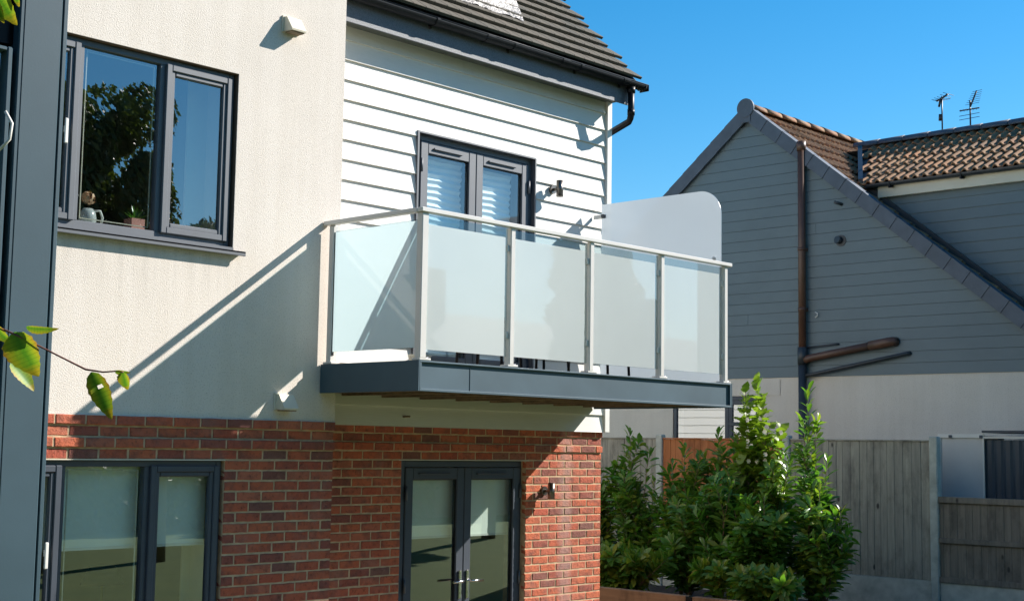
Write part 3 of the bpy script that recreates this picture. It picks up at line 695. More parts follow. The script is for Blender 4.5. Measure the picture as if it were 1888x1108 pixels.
vb = MB().tube([(-2.07, .2, 1.595), (-2.07, .2, 1.625), (-2.07, .2, 1.675), (-2.07, .2, 1.705)], [.05, .062, .055, .035], 16).build('jug', simple('pale_jug', (.62, .64, .62), .2, .1), fl)
MB().tube([(-2.02, .2, 1.695), (-1.975, .2, 1.700), (-1.955, .2, 1.655), (-1.965, .2, 1.61)], .009, 8).build('jug_handle', M['white_trim'], fl)
mb = MB()
for i in range(70):
    d_ = Vector((r.gauss(0, 1), r.gauss(0, 1), r.gauss(0, 1))).normalized(); c_ = Vector((-2.075, .2, 1.780))+d_*r.uniform(.02, .055); t1 = d_.cross(Vector((.3, .2, 1))).normalized()*.016; t2 = d_.cross(t1).normalized()*.016
    mb.add([c_+t1, c_+t2, c_-t1, c_-t2], [(0, 1, 2, 3)])
mb.build('flowers', simple('peach_petal', (.75, .48, .30), .7, .3, 40), fl)['kind'] = 'stuff'
lp = empty('floor_lamp', (-1.56, .95, GZ+.02), 'brass floor lamp with a dark drum shade inside the ground floor window', 'lamp')
MB().tube([(-1.38, .95, GZ+.02), (-1.38, .95, -.80)], .010, 8).tube([(-1.38, .95, GZ+.02), (-1.38, .95, GZ+.04)], .14, 18).build('stem', M['brass'], lp)
MB().tube([(-1.38, .95, -.93), (-1.38, .95, -.80)], [.16, .09], 20).build('lamp_shade', M['darkfabric'], lp)
so_ = empty('sofa', (2.1, 2.6, GZ+.02), 'dark grey sofa with a pale cushion seen through the ground floor french doors', 'sofa')
MB().box(1.2, 2.9, 2.2, 3.1, GZ+.1, GZ+.5, c=.05).build('seat', M['room'], so_); MB().box(1.2, 2.9, 2.95, 3.2, GZ+.4, GZ+.95, c=.06).build('backrest', M['darkfabric'], so_)

# ------------------------------------------------------------------ balcony
bal = empty('balcony', (1.8, -.2, .507), 'cantilevered balcony with slate blue edge channel, pale aluminium rail and frosted glass panels', 'balcony')
BX0, BX1, BY, BZ0, BZ1 = -.157, 3.775, -1.106, .512, .733
MB().box(BX0, BX0+.012, BY, -.004, BZ0, BZ1, c=.002).build('side_fascia', M['deckfascia'], bal)
MB().box(BX1-.012, BX1, BY, YS-.004, BZ0, BZ1, c=.002).build('side_fascia', M['deckfascia'], bal)
mb = MB().box(BX0+.012, BX1-.012, BY+.022, BY+.034, BZ0+.004, BZ1-.004)           # recessed web
mb.box(BX0+.0125, BX1-.0125, BY+.0005, BY+.03, BZ0+.0005, BZ0+.02, c=.003)          # bottom flange
mb.box(BX0+.0125, BX1-.0125, BY+.0005, BY+.08, BZ1-.014, BZ1-.0005, c=.003)        # top flange
mb.box(BX0+.0125, BX0+.034, BY+.001, BY+.03, BZ0+.02, BZ1-.014, c=.002); mb.box(BX1-.034, BX1-.0125, BY+.001, BY+.03, BZ0+.02, BZ1-.014, c=.002)
mb.build('front_fascia', M['deckfascia'], bal)
bx('fascia_joint', M['deckfascia'], bal, .385, .388, BY+.018, BY+.024, BZ0+.02, BZ1-.015)
# frame and joists underneath
for y in (BY+.06, -.62, -.15, .42):
    if y < 0: bx('beam', M['wood_under'], bal, BX0+.02, BX1-.02, y, y+.05, BZ0+.035, BZ0+.15)
    else: bx('beam', M['wood_under'], bal, .02, BX1-.02, y, y+.05, BZ0+.035, BZ0+.15)
x = .06
while x < BX1-.08:
    bx('joist', M['wood_under'], bal, x, x+.045, BY+.035, YS-.02, BZ0+.012, BZ0+.06); x += .44
MB().box(BX0+.0125, .0, BY+.03, -.006, BZ0+.15, BZ0+.17).box(.0, BX1-.0125, BY+.03, YS-.006, BZ0+.15, BZ0+.17).build('underlay', M['darkpipe'], bal)
y = BY+.085
while y < YS-.12:
    a = BX0+.02 if y+.14 < 0 else .02
    bx('deck_board', M['deckwood'], bal, a, BX1-.02, y, y+.135, BZ1-.032, BZ1-.004, c=.003); y += .141
RZ0, RZ1 = 1.806, 1.84
MB().box(BX0-.012, BX1-.02, BY-.016, BY+.04, RZ0, RZ1, c=.005).build('handrail', M['rail'], bal)
MB().box(BX0-.012, BX0+.044, BY+.041, -.004, RZ0, RZ1, c=.005).build('handrail', M['rail'], bal)
posts = [(-.145, BY+.002), (.795, BY+.004), (1.745, BY+.004), (2.70, BY+.004), (BX1-.115, BY+.004)]
bm_ = MB().tube([(0, 0, 0), (0, 0, .008)], .009, 6).mesh('bolt')
for x, y in posts:
    wv = .062 if x < 0 else .048
    p = bx('post', M['rail'], bal, x, x+wv, y, y+.062, BZ1+.016, RZ0-.001, c=.004)
    bp_ = bx('base_plate', M['rail'], p, x-.02 if x > 0 else x-.004, x+wv+.05, y-.0, y+.085, BZ1+.001, BZ1+.018, c=.004)
    for by in (.02, .065): mb = MB().tube([(x+wv+.03, y+by, BZ1+.016), (x+wv+.03, y+by, BZ1+.028)], .008, 6).build('bolt', M['chrome'], p)
p = bx('post', M['rail'], bal, -.142, -.094, -.098, -.046, BZ1+.016, RZ0-.001, c=.004)
bx('base_plate', M['rail'], p, -.152, -.06, -.12, -.02, BZ1+.001, BZ1+.018, c=.004)
def panel(x0, x1, f0, f1):
    g = bx('glass_panel', M['clear'], bal, x0, x1, BY+.030, BY+.036, .812, RZ0-.012)
    bx('frosted_film', M['frost'], g, f0, f1, BY+.0268, BY+.0292, .814, 1.728)
    for z in (.95, 1.62):
        for x in (x0-.008, x1-.012): bx('glass_clamp', M['rail'], g, x, x+.02, BY+.018, BY+.05, z, z+.05, c=.003)
panel(-.082, .782, -.080, .752); panel(.845, 1.735, .847, 1.70); panel(1.795, 2.69, 1.80, 2.64); panel(2.75, 3.655, 2.76, 3.60)
g = bx('glass_panel', M['clear'], bal, -.124, -.118, BY+.075, -.104, .825, 1.76)
bx('frosted_film', M['frost'], g, -.1275, -.1245, BY+.077, -.106, .827, 1.75)
# dark gasket between end post and side panel
bx('gasket', M['black'], bal, -.130, -.112, -.1035, -.099, .80, 1.75)
# privacy screen
SXp = BX1-.03
pts = [(SXp, .44, .75), (SXp, -1.0, .75)]
for i in range(13):
    a = math.pi*i/24; pts.append((SXp, -1.0+.24*(1-math.cos(a)), 2.552-.24*(1-math.sin(a))))
pts.append((SXp, .44, 2.552))
scr = MB().poly(pts, (.010, 0, 0)).build('privacy_screen', M['frost_screen'], bal)
for z in (1.2, 2.43): MB().box(SXp-.008, SXp-.001, .38, YS-.001, z-.02, z+.02, c=.002).build('wall_bracket', M['white_trim'], scr)
for y, z in ((.42, 2.43), (.42, 1.2)):
    MB().tube([(SXp-.035, y-.02, z), (SXp-.001, y-.02, z)], .02, 14).build('stand_off', M['anth'], scr)
MB().tube([(SXp-.02, -.93, 1.90), (SXp+.02, -.93, 1.90)], .016, 12).build('stand_off', M['rail'], scr)

# garden furniture on the balcony, seen through the gap under the glass
def metal_chair(x, y, rot, label):
    e = empty('patio_chair', (x, y, .73), label, 'chair', 'black metal chairs on the balcony'); e.rotation_euler = (0, 0, rot)
    for sx_ in (-1, 1):
        for sy_ in (-1, 1):
            link('leg', MB().tube([(sx_*.21, sy_*.2, 0), (sx_*.19, sy_*.19, .44)], .013, 8).mesh('leg'), M['black'], e)
    link('seat', MB().box(-.22, .22, -.22, .22, .44, .46, c=.008).mesh('seat'), M['black'], e)
    bk = MB().tube([(-.20, .21, .45), (-.19, .26, .88), (.19, .26, .88), (.20, .21, .45)], .012, 8)
    for i in range(5): bk.tube([(-.13+i*.065, .22, .47), (-.13+i*.065, .26, .87)], .006, 6)
    link('backrest', bk.mesh('backrest'), M['black'], e)
metal_chair(1.45, -.25, 1.9, 'black metal patio chair nearest the balcony doors')
metal_chair(2.95, -.20, -1.4, 'black metal patio chair towards the privacy screen')
tb = empty('patio_table', (2.2, -.15, .73), 'small round metal table between the two balcony chairs', 'table')
for a in range(4):
    c_, s_ = math.cos(a*math.pi/2+.6), math.sin(a*math.pi/2+.6)
    MB().tube([(2.2+.26*c_, -.15+.26*s_, .73), (2.2+.20*c_, -.15+.20*s_, 1.43)], .012, 8).build('leg', M['black'], tb)
MB().tube([(2.2, -.15, 1.43), (2.2, -.15, 1.45)], .33, 28).build('tabletop', M['black'], tb)
pp = MB().tube([(.98, .1, .73), (.98, .1, .86), (.98, .1, .875)], [.07, .095, .10], 18).build('flower_pot', M['concrete'])
tag(pp, 'small grey flower pot standing on the balcony floor by the second post', 'flower pot')

# ------------------------------------------------------------------ wall lights and vents
def wall_light(x, y0, z0, z1, label):
    e = empty('wall_light', (x, y0, z0), label, 'wall light', 'up and down wall lights beside the french doors')
    yc = y0-.10
    MB().tube([(x, yc, z0), (x, yc, z1)], .034, 20).build('lamp_body', M['steel'], e)
    MB().box(x-.012, x+.012, yc+.02, y0-.018, (z0+z1)/2-.012, (z0+z1)/2+.012).build('arm', M['steel'], e)
    MB().tube([(x, y0-.022, (z0+z1)/2), (x, y0+.001, (z0+z1)/2)], .042, 20).build('wall_plate', M['steel'], e)
    MB().tube([(x, yc, z1), (x, yc, z1+.003)], .029, 16).build('lens', M['black'], e)
wall_light(3.105, YS, 2.545, 2.702, 'stainless steel cylinder wall light on the white boards beside the balcony doors')
wall_light(3.09, D, -.362, -.21, 'stainless steel cylinder wall light on the red brick beside the lower french doors')
def vent(x, z, label):
    e = empty('vent_cowl', (x, 0, z), label, 'vent', 'cream vent cowls on the rendered wall')
    MB().box(x-.085, x+.075, -.014, .001, z-.06, z+.07, c=.003).build('back_plate', M['vent'], e)
    pts = [(x-.07, -.013, z+.062), (x-.07, -.045, z+.058), (x-.07, -.115, z-.045), (x-.07, -.112, z-.058), (x-.07, -.075, z-.058), (x-.07, -.013, z-.052)]
    MB().poly(pts, (.135, 0, 0)).build('hood', M['vent'], e)
    bx('louvre', M['wood_under'], e, x-.06, x+.055, -.10, -.02, z-.066, z-.0585)
vent(-.545, 3.30, 'cream hooded vent high on the sunlit render near the roof')
vent(-.505, .43, 'cream hooded vent low on the shaded render under the balcony end')
# cable stub below balcony
MB().tube([(1.22, YS+.01, .37), (1.22, YS-.02, .37), (1.26, YS-.035, .373)], .009, 8).build('cable_stub', M['wood_under'], house)

# ------------------------------------------------------------------ grey gabled house
GX = 11.2; AY, AZt = 3.652, 5.40; SL = .798
gh = empty('neighbour_house', (12.5, 3, GZ), 'grey clad gabled house with brown pantiles and a pale rendered ground floor', 'house')
def rz(y): return AZt-SL*abs(AY-y)
YL, YR_ = 8.75, -1.42
# wall bodies
MB().poly([(GX+.03, YR_, 1.2), (GX+.03, YL, 1.2), (GX+.03, AY, AZt-.13)], (.3, 0, 0)).build('gable_wall', M['grey_board'], gh)
wall_holes_y = MB()
for y0, y1, z0, z1 in ((YR_, 3.40, GZ-.2, 1.225), (3.40, 5.10, .955, 1.225), (3.40, 5.10, GZ-.2, -1.25), (5.10, YL, GZ-.2, 1.225)): wall_holes_y.box(GX+.012, GX+.3, y0, y1, z0, z1)
wall_holes_y.build('render_wall', M['render2'], gh)
MB().box(GX+.3, 22, YR_, YR_+.3, GZ, 1.2).box(GX+.3, 22, YL-.3, YL, GZ, 1.2).box(21.7, 22, YR_+.3, YL-.3, GZ, 2.2).build('rear_walls', M['render2'], gh)
z = 1.222; GE = .1635; i = 0
while z < AZt-.25:
    zt = z+GE
    yr = AY-(AZt-.13-z)/SL; yl = AY+(AZt-.13-z)/SL
    yr2 = AY-(AZt-.13-zt)/SL; yl2 = AY+(AZt-.13-zt)/SL
    yr = max(yr, YR_); yl = min(yl, YL); yr2 = max(yr2, YR_); yl2 = min(yl2, YL)
    if yl2 > yr2:
        segs = [(yr, yl, yr2, yl2)]
        if i % 2 == 1 and yl2-yr2 > 3:
            j = rnd.uniform(yr2+.8, yl2-.8); segs = [(yr, j-.002, yr2, j-.002), (j+.002, yl, j+.002, yl2)]
        for a, b, a2, b2 in segs:
            v = [(GX-.002, a, z+.004), (GX-.002, b, z+.004), (GX+.001, b2, zt-.001), (GX+.001, a2, zt-.001), (GX+.029, a, z+.004), (GX+.029, b, z+.004), (GX+.029, b2, zt-.001), (GX+.029, a2, zt-.001)]
            MB().add(v, [(0, 1, 2, 3), (7, 6, 5, 4), (0, 4, 5, 1), (3, 2, 6, 7), (0, 3, 7, 4), (1, 5, 6, 2)]).build('cladding_board', M['grey_board'], gh)
    z += GE; i += 1
# roof slabs (underside) and verge units
groof = MB().poly([(GX-.02, YR_-.3, rz(YR_-.3)-.02), (GX-.02, AY, AZt-.02), (GX-.02, AY, AZt-.10), (GX-.02, YR_-.3, rz(YR_-.3)-.10)], (11, 0, 0)).poly([(GX-.02, YL+.3, rz(YL+.3)-.02), (GX-.02, AY, AZt-.02), (GX-.02, AY, AZt-.10), (GX-.02, YL+.3, rz(YL+.3)-.10)], (11, 0, 0)).build('roof', M['slate'], gh)
an = math.atan(SL)
def verge_unit(y, side):
    """one dry verge cap; y is its lower end on the slope"""
    L = .36/math.cos(0)
    d = Vector((0, math.cos(an)*-side*-1, 0))
    u = Vector((0, side*math.cos(an), math.sin(an)))       # up the slope
    nrm = Vector((0, -side*math.sin(an), math.cos(an)))
    p = Vector((GX-.075, y, rz(y)))
    w0, w1 = .0, .008
    P = lambda x, s, h: Vector((GX-.075+x, y, rz(y)))+u*s+nrm*h
    v = []
    for s, wd in ((0, .012), (.37, 0)):
        v += [P(-wd, s, .075), P(.16, s, .075), P(.16, s, .045), P(.03, s, .045), P(.03, s, -.13), P(-wd, s, -.13)]
    n_ = 6; f = [tuple(range(n_)), tuple(range(2*n_-1, n_-1, -1))]+[(j, (j+1) % n_, n_+(j+1) % n_, n_+j) for j in range(n_)]
    MB().add(v, f).build('verge_tile', M['verge'], groof)
s = .10
while AY-(s+.3)*math.cos(an) > YR_-.2:
    yb = AY-(s+.345)*math.cos(an); verge_unit(yb, 1); verge_unit(2*AY-yb, -1); s += .345
# ridge end disc
MB().tube([(GX-.10, AY, AZt+.03), (GX-.06, AY, AZt+.03)], .15, 24).box(GX-.09, GX-.07, AY-.09, AY+.09, AZt-.2, AZt+.03).build('ridge_end_cap', M['verge'], groof)
# double roll tiles
PT = {}
def pantile_mesh(var, ln=.40):
    if var in PT: return PT[var]
    r = random.Random(var+50); n_ = 18; wd = .30; prof = []
    for i in range(n_+1):
        u = i/n_; ph = (u*2) % 1.0 if i < n_ else .999
        h = .042*max(0, math.sin(math.pi*min(1, ph/.55)))**.8 if ph < .55 else -.004*math.sin(math.pi*(ph-.55)/.45)
        prof.append((u*wd-wd/2, h))
    v = []
    for s, t in ((0, .020), (.004, .024), (ln, .004)):
        for x, h in prof: v.append((x, s+r.uniform(-.002, .002)*(s == 0), h+t+(r.uniform(-.001, .001))))
    m_ = n_+1
    for x, h in prof: v.append((x, .0, h+.000))
    for x, h in prof: v.append((x, ln, h-.014))
    f = []
    for k in range(2):
        for i in range(n_): f.append((k*m_+i, k*m_+i+1, (k+1)*m_+i+1, (k+1)*m_+i))
    for i in range(n_): f.append((3*m_+i+1, 3*m_+i, i, i+1)[::-1]); f.append((3*m_+i, 3*m_+i+1, 4*m_+i+1, 4*m_+i)[::-1]); f.append((2*m_+i, 2*m_+i+1, 4*m_+i+1, 4*m_+i))
    f += [(0, m_, 2*m_, 4*m_, 3*m_), (n_, 3*m_+n_, 4*m_+n_, 2*m_+n_, m_+n_)]
    me = MB().add(v, f, False).mesh('roof_tile'); me.materials.append(M['pantile'])
    PT[var] = me; return me
# wing (large dormer) geometry
WXE, WXR, WZE, WZR = 11.58, 13.2, 4.10, 5.03
WYL_E, WYL_R = 1.93, 2.86
wp = math.atan((WZR-WZE)/(WXR-WXE)); WYR = -.95
def tile_place(parent, me, origin, ux, uy, jit=True):
    """ux: along the eave, uy: up the slope"""
    uz = ux.cross(uy).normalized(); R_ = Matrix((ux, uy, uz)).transposed()
    e = R_.to_euler()
    return link('roof_tile', me, None, parent, origin-wpos(parent), rot=(e.x+(rnd.uniform(-.008, .008) if jit else 0), e.y+(rnd.uniform(-.008, .008) if jit else 0), e.z))
# main slope facing -Y : along eave = +X , up = (0,cos,sin)
ux = Vector((1, 0, 0)); uy = Vector((0, math.cos(an), math.sin(an)))
uyt = Matrix.Rotation(-math.radians(3.2), 3, 'X') @ uy
restm = MB(); cnt = 0
g0 = .325; s_tot = (AY-YR_+.3)/math.cos(an); nrow = int(s_tot/g0)
for row in range(nrow):
    s = (row+1)*g0; y = AY-s*math.cos(an); zb = AZt-s*math.sin(an)
    for i in range(34):
        x = GX+.13+i*.30
        if x > 21.5: break
        yv = WYL_E+(WYL_R-WYL_E)*(x-WXE)/(WXR-WXE)
        under = x > 11.75 and y < min(yv-.15, WYL_R-.1) and x < 15.0
        if under: continue
        o = Vector((x, y, zb+.0)); me = pantile_mesh(rnd.randrange(5))
        if x < 16.2 and y > -1.0 and cnt < 190: tile_place(groof, me, o, ux, uyt); cnt += 1
        else:
            uz = ux.cross(uyt).normalized(); R_ = Matrix((ux, uyt, uz)).transposed()
            restm.add([R_@v.co+o for v in me.vertices], [tuple(p.vertices) for p in me.polygons])
restm.build('roof_tiles', M['pantile'], groof)['kind'] = 'stuff'
# ridge tiles
x = GX-.05
while x < 21.5:
    mb = MB(); v = []; n_ = 9
    for xx, rr in ((x, .130), (x+.44, .118)):
        for R0 in (rr, rr-.018):
            for i in range(n_+1):
                a = math.pi*i/n_; v.append((xx, AY+R0*math.cos(a), AZt+.015+R0*math.sin(a)*.85))
    m_ = n_+1; f = []
    for i in range(n_): f += [(i, i+1, 2*m_+i+1, 2*m_+i), (m_+i, 3*m_+i, 3*m_+i+1, m_+i+1), (i, m_+i, m_+i+1, i+1), (2*m_+i, 2*m_+i+1, 3*m_+i+1, 3*m_+i)]
    f += [(0, 2*m_, 3*m_, m_), (n_, m_+n_, 3*m_+n_, 2*m_+n_)]
    mb.add(v, f, True).build('ridge_tile', M['ridge'], groof); x += .43
# lichen lumps and mortar along the ridge
# ---- the wing
wing = MB().box(WXE+.12, WXE+.30, WYR, 2.1, 1.9, 4.02).box(WXE+.3, 15.0, WYR, WYR+.2, 1.2, 4.0).build('dormer_wall', M['grey_board'], gh)
z = 1.95
while z < 4.0:
    yl = min(AY-(AZt-z)/SL+.25, 2.1)
    MB().add([(WXE+.106, WYR, z+.003), (WXE+.106, yl, z+.003), (WXE+.118, yl, z+GE), (WXE+.118, WYR, z+GE), (WXE+.121, WYR, z+.003), (WXE+.121, yl, z+.003), (WXE+.121, yl, z+GE), (WXE+.121, WYR, z+GE)], [(0, 1, 2, 3), (7, 6, 5, 4), (0, 4, 5, 1), (3, 2, 6, 7), (0, 3, 7, 4), (1, 5, 6, 2)]).build('cladding_board', M['grey_board'], wing)
    z += GE
bx('dormer_fascia', M['vent'] if False else simple('cream_fascia', (.62, .58, .47), .5, .04), gh, WXE+.02, WXE+.045, WYR, 1.66, 3.86, 4.03, c=.003)
bx('dormer_soffit', M['white_trim'], gh, WXE+.045, WXE+.105, WYR, 1.66, 3.865, 3.88)
mb = MB()
def half_pipe_y(mb, y0, y1, xc, zc, r, t=.004, n=12):
    o = gutter_section(xc, zc, r, n); i_ = gutter_section(xc, zc, r-t, n)
    v = [(p[0], y, p[1]) for y in (y0, y1) for p in o+i_]; m_ = n+1; q = 2*m_
    f = [(j, j+1, q+j+1, q+j) for j in range(n)]+[(m_+j, q+m_+j, q+m_+j+1, m_+j+1) for j in range(n)]
    f += [(0, q, q+m_, m_), (n, m_+n, q+m_+n, q+n)] + [(j, m_+j, m_+j+1, j+1) for j in range(n)] + [(q+j, q+j+1, q+m_+j+1, q+m_+j) for j in range(n)]
    mb.add(v, f, False)
half_pipe_y(mb, WYR, 1.80, WXE-.035, 4.06, .05); dg = mb.build('dormer_gutter', M['darkpipe'], gh)
for y in (1.42, .32, -.7): MB().tube([(WXE-.09, y, 3.985), (WXE-.01, y-.02, 3.995)], .017, 8).box(WXE-.09, WXE+.02, y-.012, y+.012, 4.0, 4.07).build('gutter_bracket', M['black'], dg)
wroof = MB().add([(WXE, WYR, WZE-.03), (WXE, WYL_E, WZE-.03), (WXR, WYL_R, WZR-.03), (WXR, WYR, WZR-.03), (WXE, WYR, WZE-.08), (WXE, WYL_E, WZE-.08), (WXR, WYL_R, WZR-.10), (WXR, WYR, WZR-.10)], [(0, 1, 2, 3), (7, 6, 5, 4), (0, 4, 5, 1), (3, 2, 6, 7), (0, 3, 7, 4), (1, 5, 6, 2)])
wroof.add([(WXR, WYR, WZR-.03), (WXR, 3.3, WZR-.03), (WXR+1.9, 2.2, WZE-.05), (WXR+1.9, WYR, WZE-.05)], [(0, 1, 2, 3)])
wroof = wroof.build('dormer_roof', M['slate'], gh)
# lead cheek closing the left end of the dormer roof
MB().add([(WXE-.03, WYL_E+.02, 3.80), (WXE-.03, WYL_E+.02, WZE+.07), (WXR, WYL_R+.02, WZR+.09), (WXR, WYL_R+.02, 4.6), (WXE-.03, WYL_E-.06, 3.80), (WXE-.03, WYL_E-.06, WZE+.07), (WXR, WYL_R-.06, WZR+.09), (WXR, WYL_R-.06, 4.6)], [(0, 1, 2, 3), (7, 6, 5, 4), (0, 4, 5, 1), (3, 2, 6, 7), (0, 3, 7, 4), (1, 5, 6, 2)]).build('cheek_flashing', M['darkpipe'], gh)
wux = Vector((0, -1, 0)); wuy = Vector((math.cos(wp), 0, math.sin(wp))); wuyt = (Matrix.Rotation(math.radians(3.5), 3, 'Y') @ wuy)
SLn = math.hypot(WXR-WXE, WZR-WZE); gw = SLn/5.6
restm = MB(); wc = 0
for row in range(6):
    s = row*gw-.05
    for i in range(20):
        xx = WXE+s*math.cos(wp); zz = WZE+s*math.sin(wp)-.01
        yv = WYL_E+(WYL_R-WYL_E)*(xx+.15-WXE)/(WXR-WXE)
        y = 2.72-i*.30
        if y+.12 > yv: continue
        if y < WYR: break
        o = Vector((xx, y, zz)); me = pantile_mesh(rnd.randrange(5)); ob = tile_place(wroof, me, o, wux, wuyt); wc += 1
y = WYR-.02
while y < WYL_R-.05:
    mb = MB(); v = []; n_ = 9
    for yy, rr in ((y, .125), (y+.44, .115)):
        for R0 in (rr, rr-.018):
            for i in range(n_+1):
                a = math.pi*i/n_; v.append((WXR+R0*math.cos(a), yy, WZR+.0+R0*math.sin(a)*.85))
    m_ = n_+1; f = []
    for i in range(n_): f += [(i, i+1, 2*m_+i+1, 2*m_+i), (m_+i, 3*m_+i, 3*m_+i+1, m_+i+1), (i, m_+i, m_+i+1, i+1), (2*m_+i, 2*m_+i+1, 3*m_+i+1, 3*m_+i)]
    f += [(0, 2*m_, 3*m_, m_), (n_, m_+n_, 3*m_+n_, 2*m_+n_)]
    mb.add(v, f, True).build('ridge_tile', M['verge'], wroof); y += .43
print('pantiles', cnt, wc)
# flashing strip where dormer wall meets the slope
MB().poly([(WXE+.06, WYR, rz(WYR)+.03), (WXE+.06, 2.0, rz(2.0)+.03), (WXE+.06, 2.0, rz(2.0)+.13), (WXE+.06, WYR, rz(WYR)+.13)], (.05, 0, 0)).build('abutment_flashing', M['darkpipe'], gh)
# soil stack
pipe = MB().tube([(GX-.085, 2.655, 1.52), (GX-.085, 2.655, 4.70)], .057, 16).tube([(GX-.085, 2.655, 4.62), (GX-.085, 2.655, 4.76)], .07, 16).build('soil_stack', M['brownpipe'], gh)
for z in (3.1, 2.2): MB().tube([(GX-.085, 2.655, z), (GX-.085, 2.655, z+.05)], .064, 16).box(GX-.06, GX, 2.60, 2.71, z, z+.05).build('pipe_clip', M['brownpipe'], pipe)
MB().tube([(GX-.085, 2.655, GZ), (GX-.085, 2.655, 1.56)], .063, 16).tube([(GX-.085, 2.655, 1.40), (GX-.085, 2.655, 1.66)], .072, 16).build('lower_pipe', M['darkpipe'], pipe)
MB().tube([(GX-.085, 2.655, 1.46), (GX-.085, 2.50, 1.50), (GX-.085, 1.52, 1.645)], .056, 16).tube([(GX-.085, 1.55, 1.64), (GX-.085, 1.27, 1.68), (GX-.05, 1.20, 1.69), (GX, 1.18, 1.69)], .068, 16).build('branch_pipe', M['brownpipe'], pipe)
MB().tube([(GX-.085, 2.62, 1.24), (GX-.07, 2.45, 1.265), (GX-.055, .99, 1.515), (GX, .965, 1.52)], .028, 12).build('waste_pipe', M['darkpipe'], pipe)
MB().tube([(GX-.05, 2.60, 1.655), (GX-.04, 2.12, 1.69), (GX, 2.09, 1.69)], .014, 8).build('overflow_pipe', M['darkpipe'], pipe)
v_ = MB().tube([(GX-.012, 2.045, 3.21), (GX+.01, 2.045, 3.21)], .085, 22).tube([(GX-.07, 2.075, 3.225), (GX-.01, 2.06, 3.215)], .055, 18).build('round_vent', M['darkpipe'], gh)
MB().tube([(GX-.09, 2.10, 3.78), (GX, 2.02, 3.745)], .022, 10).build('pipe_stub', M['darkpipe'], gh)
MB().tube([(GX-.03, 2.47, 2.10), (GX-.03, 2.43, 2.12), (GX-.03, 2.43, 2.16), (GX-.03, 2.47, 2.18)], .008, 6).build('cable_hook', M['white_trim'], gh)
bx('render_board', M['render2'], gh, GX+.0, GX+.011, 3.1, 5.2, .96, 1.20)
# ground floor window of the grey house
gw_ = empty  # noqa
win = MB().box(GX-.01, GX+.05, 4.02, 4.09, -1.25, .95, c=.004).box(GX-.01, GX+.05, 5.01, 5.07, -1.25, .95, c=.004).box(GX-.008, GX+.05, 3.43, 5.01, .89, .949, c=.004).box(GX-.01, GX+.05, 3.40, 3.46, -1.25, .95, c=.004).box(GX-.012, GX+.05, 3.46, 4.02, .50, .56, c=.004).box(GX-.006, GX+.04, 3.46, 3.53, .56, .89, c=.004).box(GX-.006, GX+.04, 3.95, 4.02, .56, .89, c=.004).box(GX-.006, GX+.04, 3.46, 4.02, .825, .89, c=.004).box(GX-.006, GX+.04, 3.95, 4.02, -1.2, .50, c=.004).box(GX-.008, GX+.05, 3.46, 5.01, -1.249, -1.19, c=.004).build('window', M['anth'], gh)
bx('pane', M['glass_side'], win, GX+.015, GX+.021, 4.09, 5.01, -1.2, .90)
bx('pane', M['glass_side'], win, GX+.015, GX+.021, 3.53, 3.95, .56, .83)
bx('pane', M['glass_side'], win, GX+.015, GX+.021, 3.46, 3.95, -1.2, .50)
MB().box(GX+.32, GX+2.5, 3.2, 5.3, -1.3, -1.2).box(GX+2.5, GX+2.6, 3.2, 5.3, -1.3, 1.0).box(GX+.3, GX+2.5, 3.1, 3.2, -1.3, 1.0).box(GX+.3, GX+2.5, 5.3, 5.4, -1.3, 1.0).box(GX+.3, GX+2.5, 3.2, 5.3, 1.0, 1.1).build('room_wall', M['room'], gh)

# aerials on the dormer ridge
a1 = empty('television_aerial', (WXR, 1.41, WZR+.09), 'bent weathered aerial on the left mast above the neighbouring ridge', 'aerial', 'television aerials on the ridge')
MB().tube([(WXR, 1.41, WZR+.06), (WXR, 1.41, 5.66)], .012, 8).build('mast', M['darkpipe'], a1)
mb = MB().tube([(WXR, 1.50, 5.60), (WXR, 1.41, 5.63), (WXR, 1.31, 5.68)], .016, 8)
for i, (y, z) in enumerate(((1.50, 5.60), (1.46, 5.62), (1.41, 5.63), (1.36, 5.655), (1.31, 5.68))): mb.tube([(WXR-.10, y+.03, z+.01), (WXR+.10, y-.05, z-.01)], .004, 5)
mb.tube([(WXR, 1.46, 5.5), (WXR, 1.43, 5.62)], .02, 6); mb.tube([(WXR, 1.445, 5.28), (WXR, 1.44, 5.38)], .025, 8); mb.tube([(WXR, 1.55, 5.62), (WXR, 1.27, 5.60)], .005, 5)
mb.build('antenna_head', M['darkpipe'], a1)
a2 = empty('television_aerial', (WXR, .95, WZR+.09), 'multi element aerial on the right mast above the neighbouring ridge', 'aerial', 'television aerials on the ridge')
MB().tube([(WXR, .95, WZR+.06), (WXR, .95, 5.52)], .013, 8).build('mast', M['darkpipe'], a2)
mb = MB().tube([(WXR, .95, 5.42), (WXR, .84, 5.66)], .014, 6)
for i in range(7):
    t = i/6; y = .93-.09*t; z = 5.46+.19*t; L = .13-.04*t
    mb.tube([(WXR, y+L*.75, z-.0), (WXR, y-L, z+.01)], .0035, 5)
mb.tube([(WXR, 1.12, 5.385), (WXR, .80, 5.385)], .011, 6)
for z in (5.30, 5.24): mb.tube([(WXR, 1.13, z), (WXR, .80, z+.01)], .005, 5)
for i in range(6): mb.tube([(WXR-.0, 1.1-.05*i, 5.36), (WXR, 1.1-.05*i, 5.41)], .003, 4)
mb.build('antenna_head', M['darkpipe'], a2)

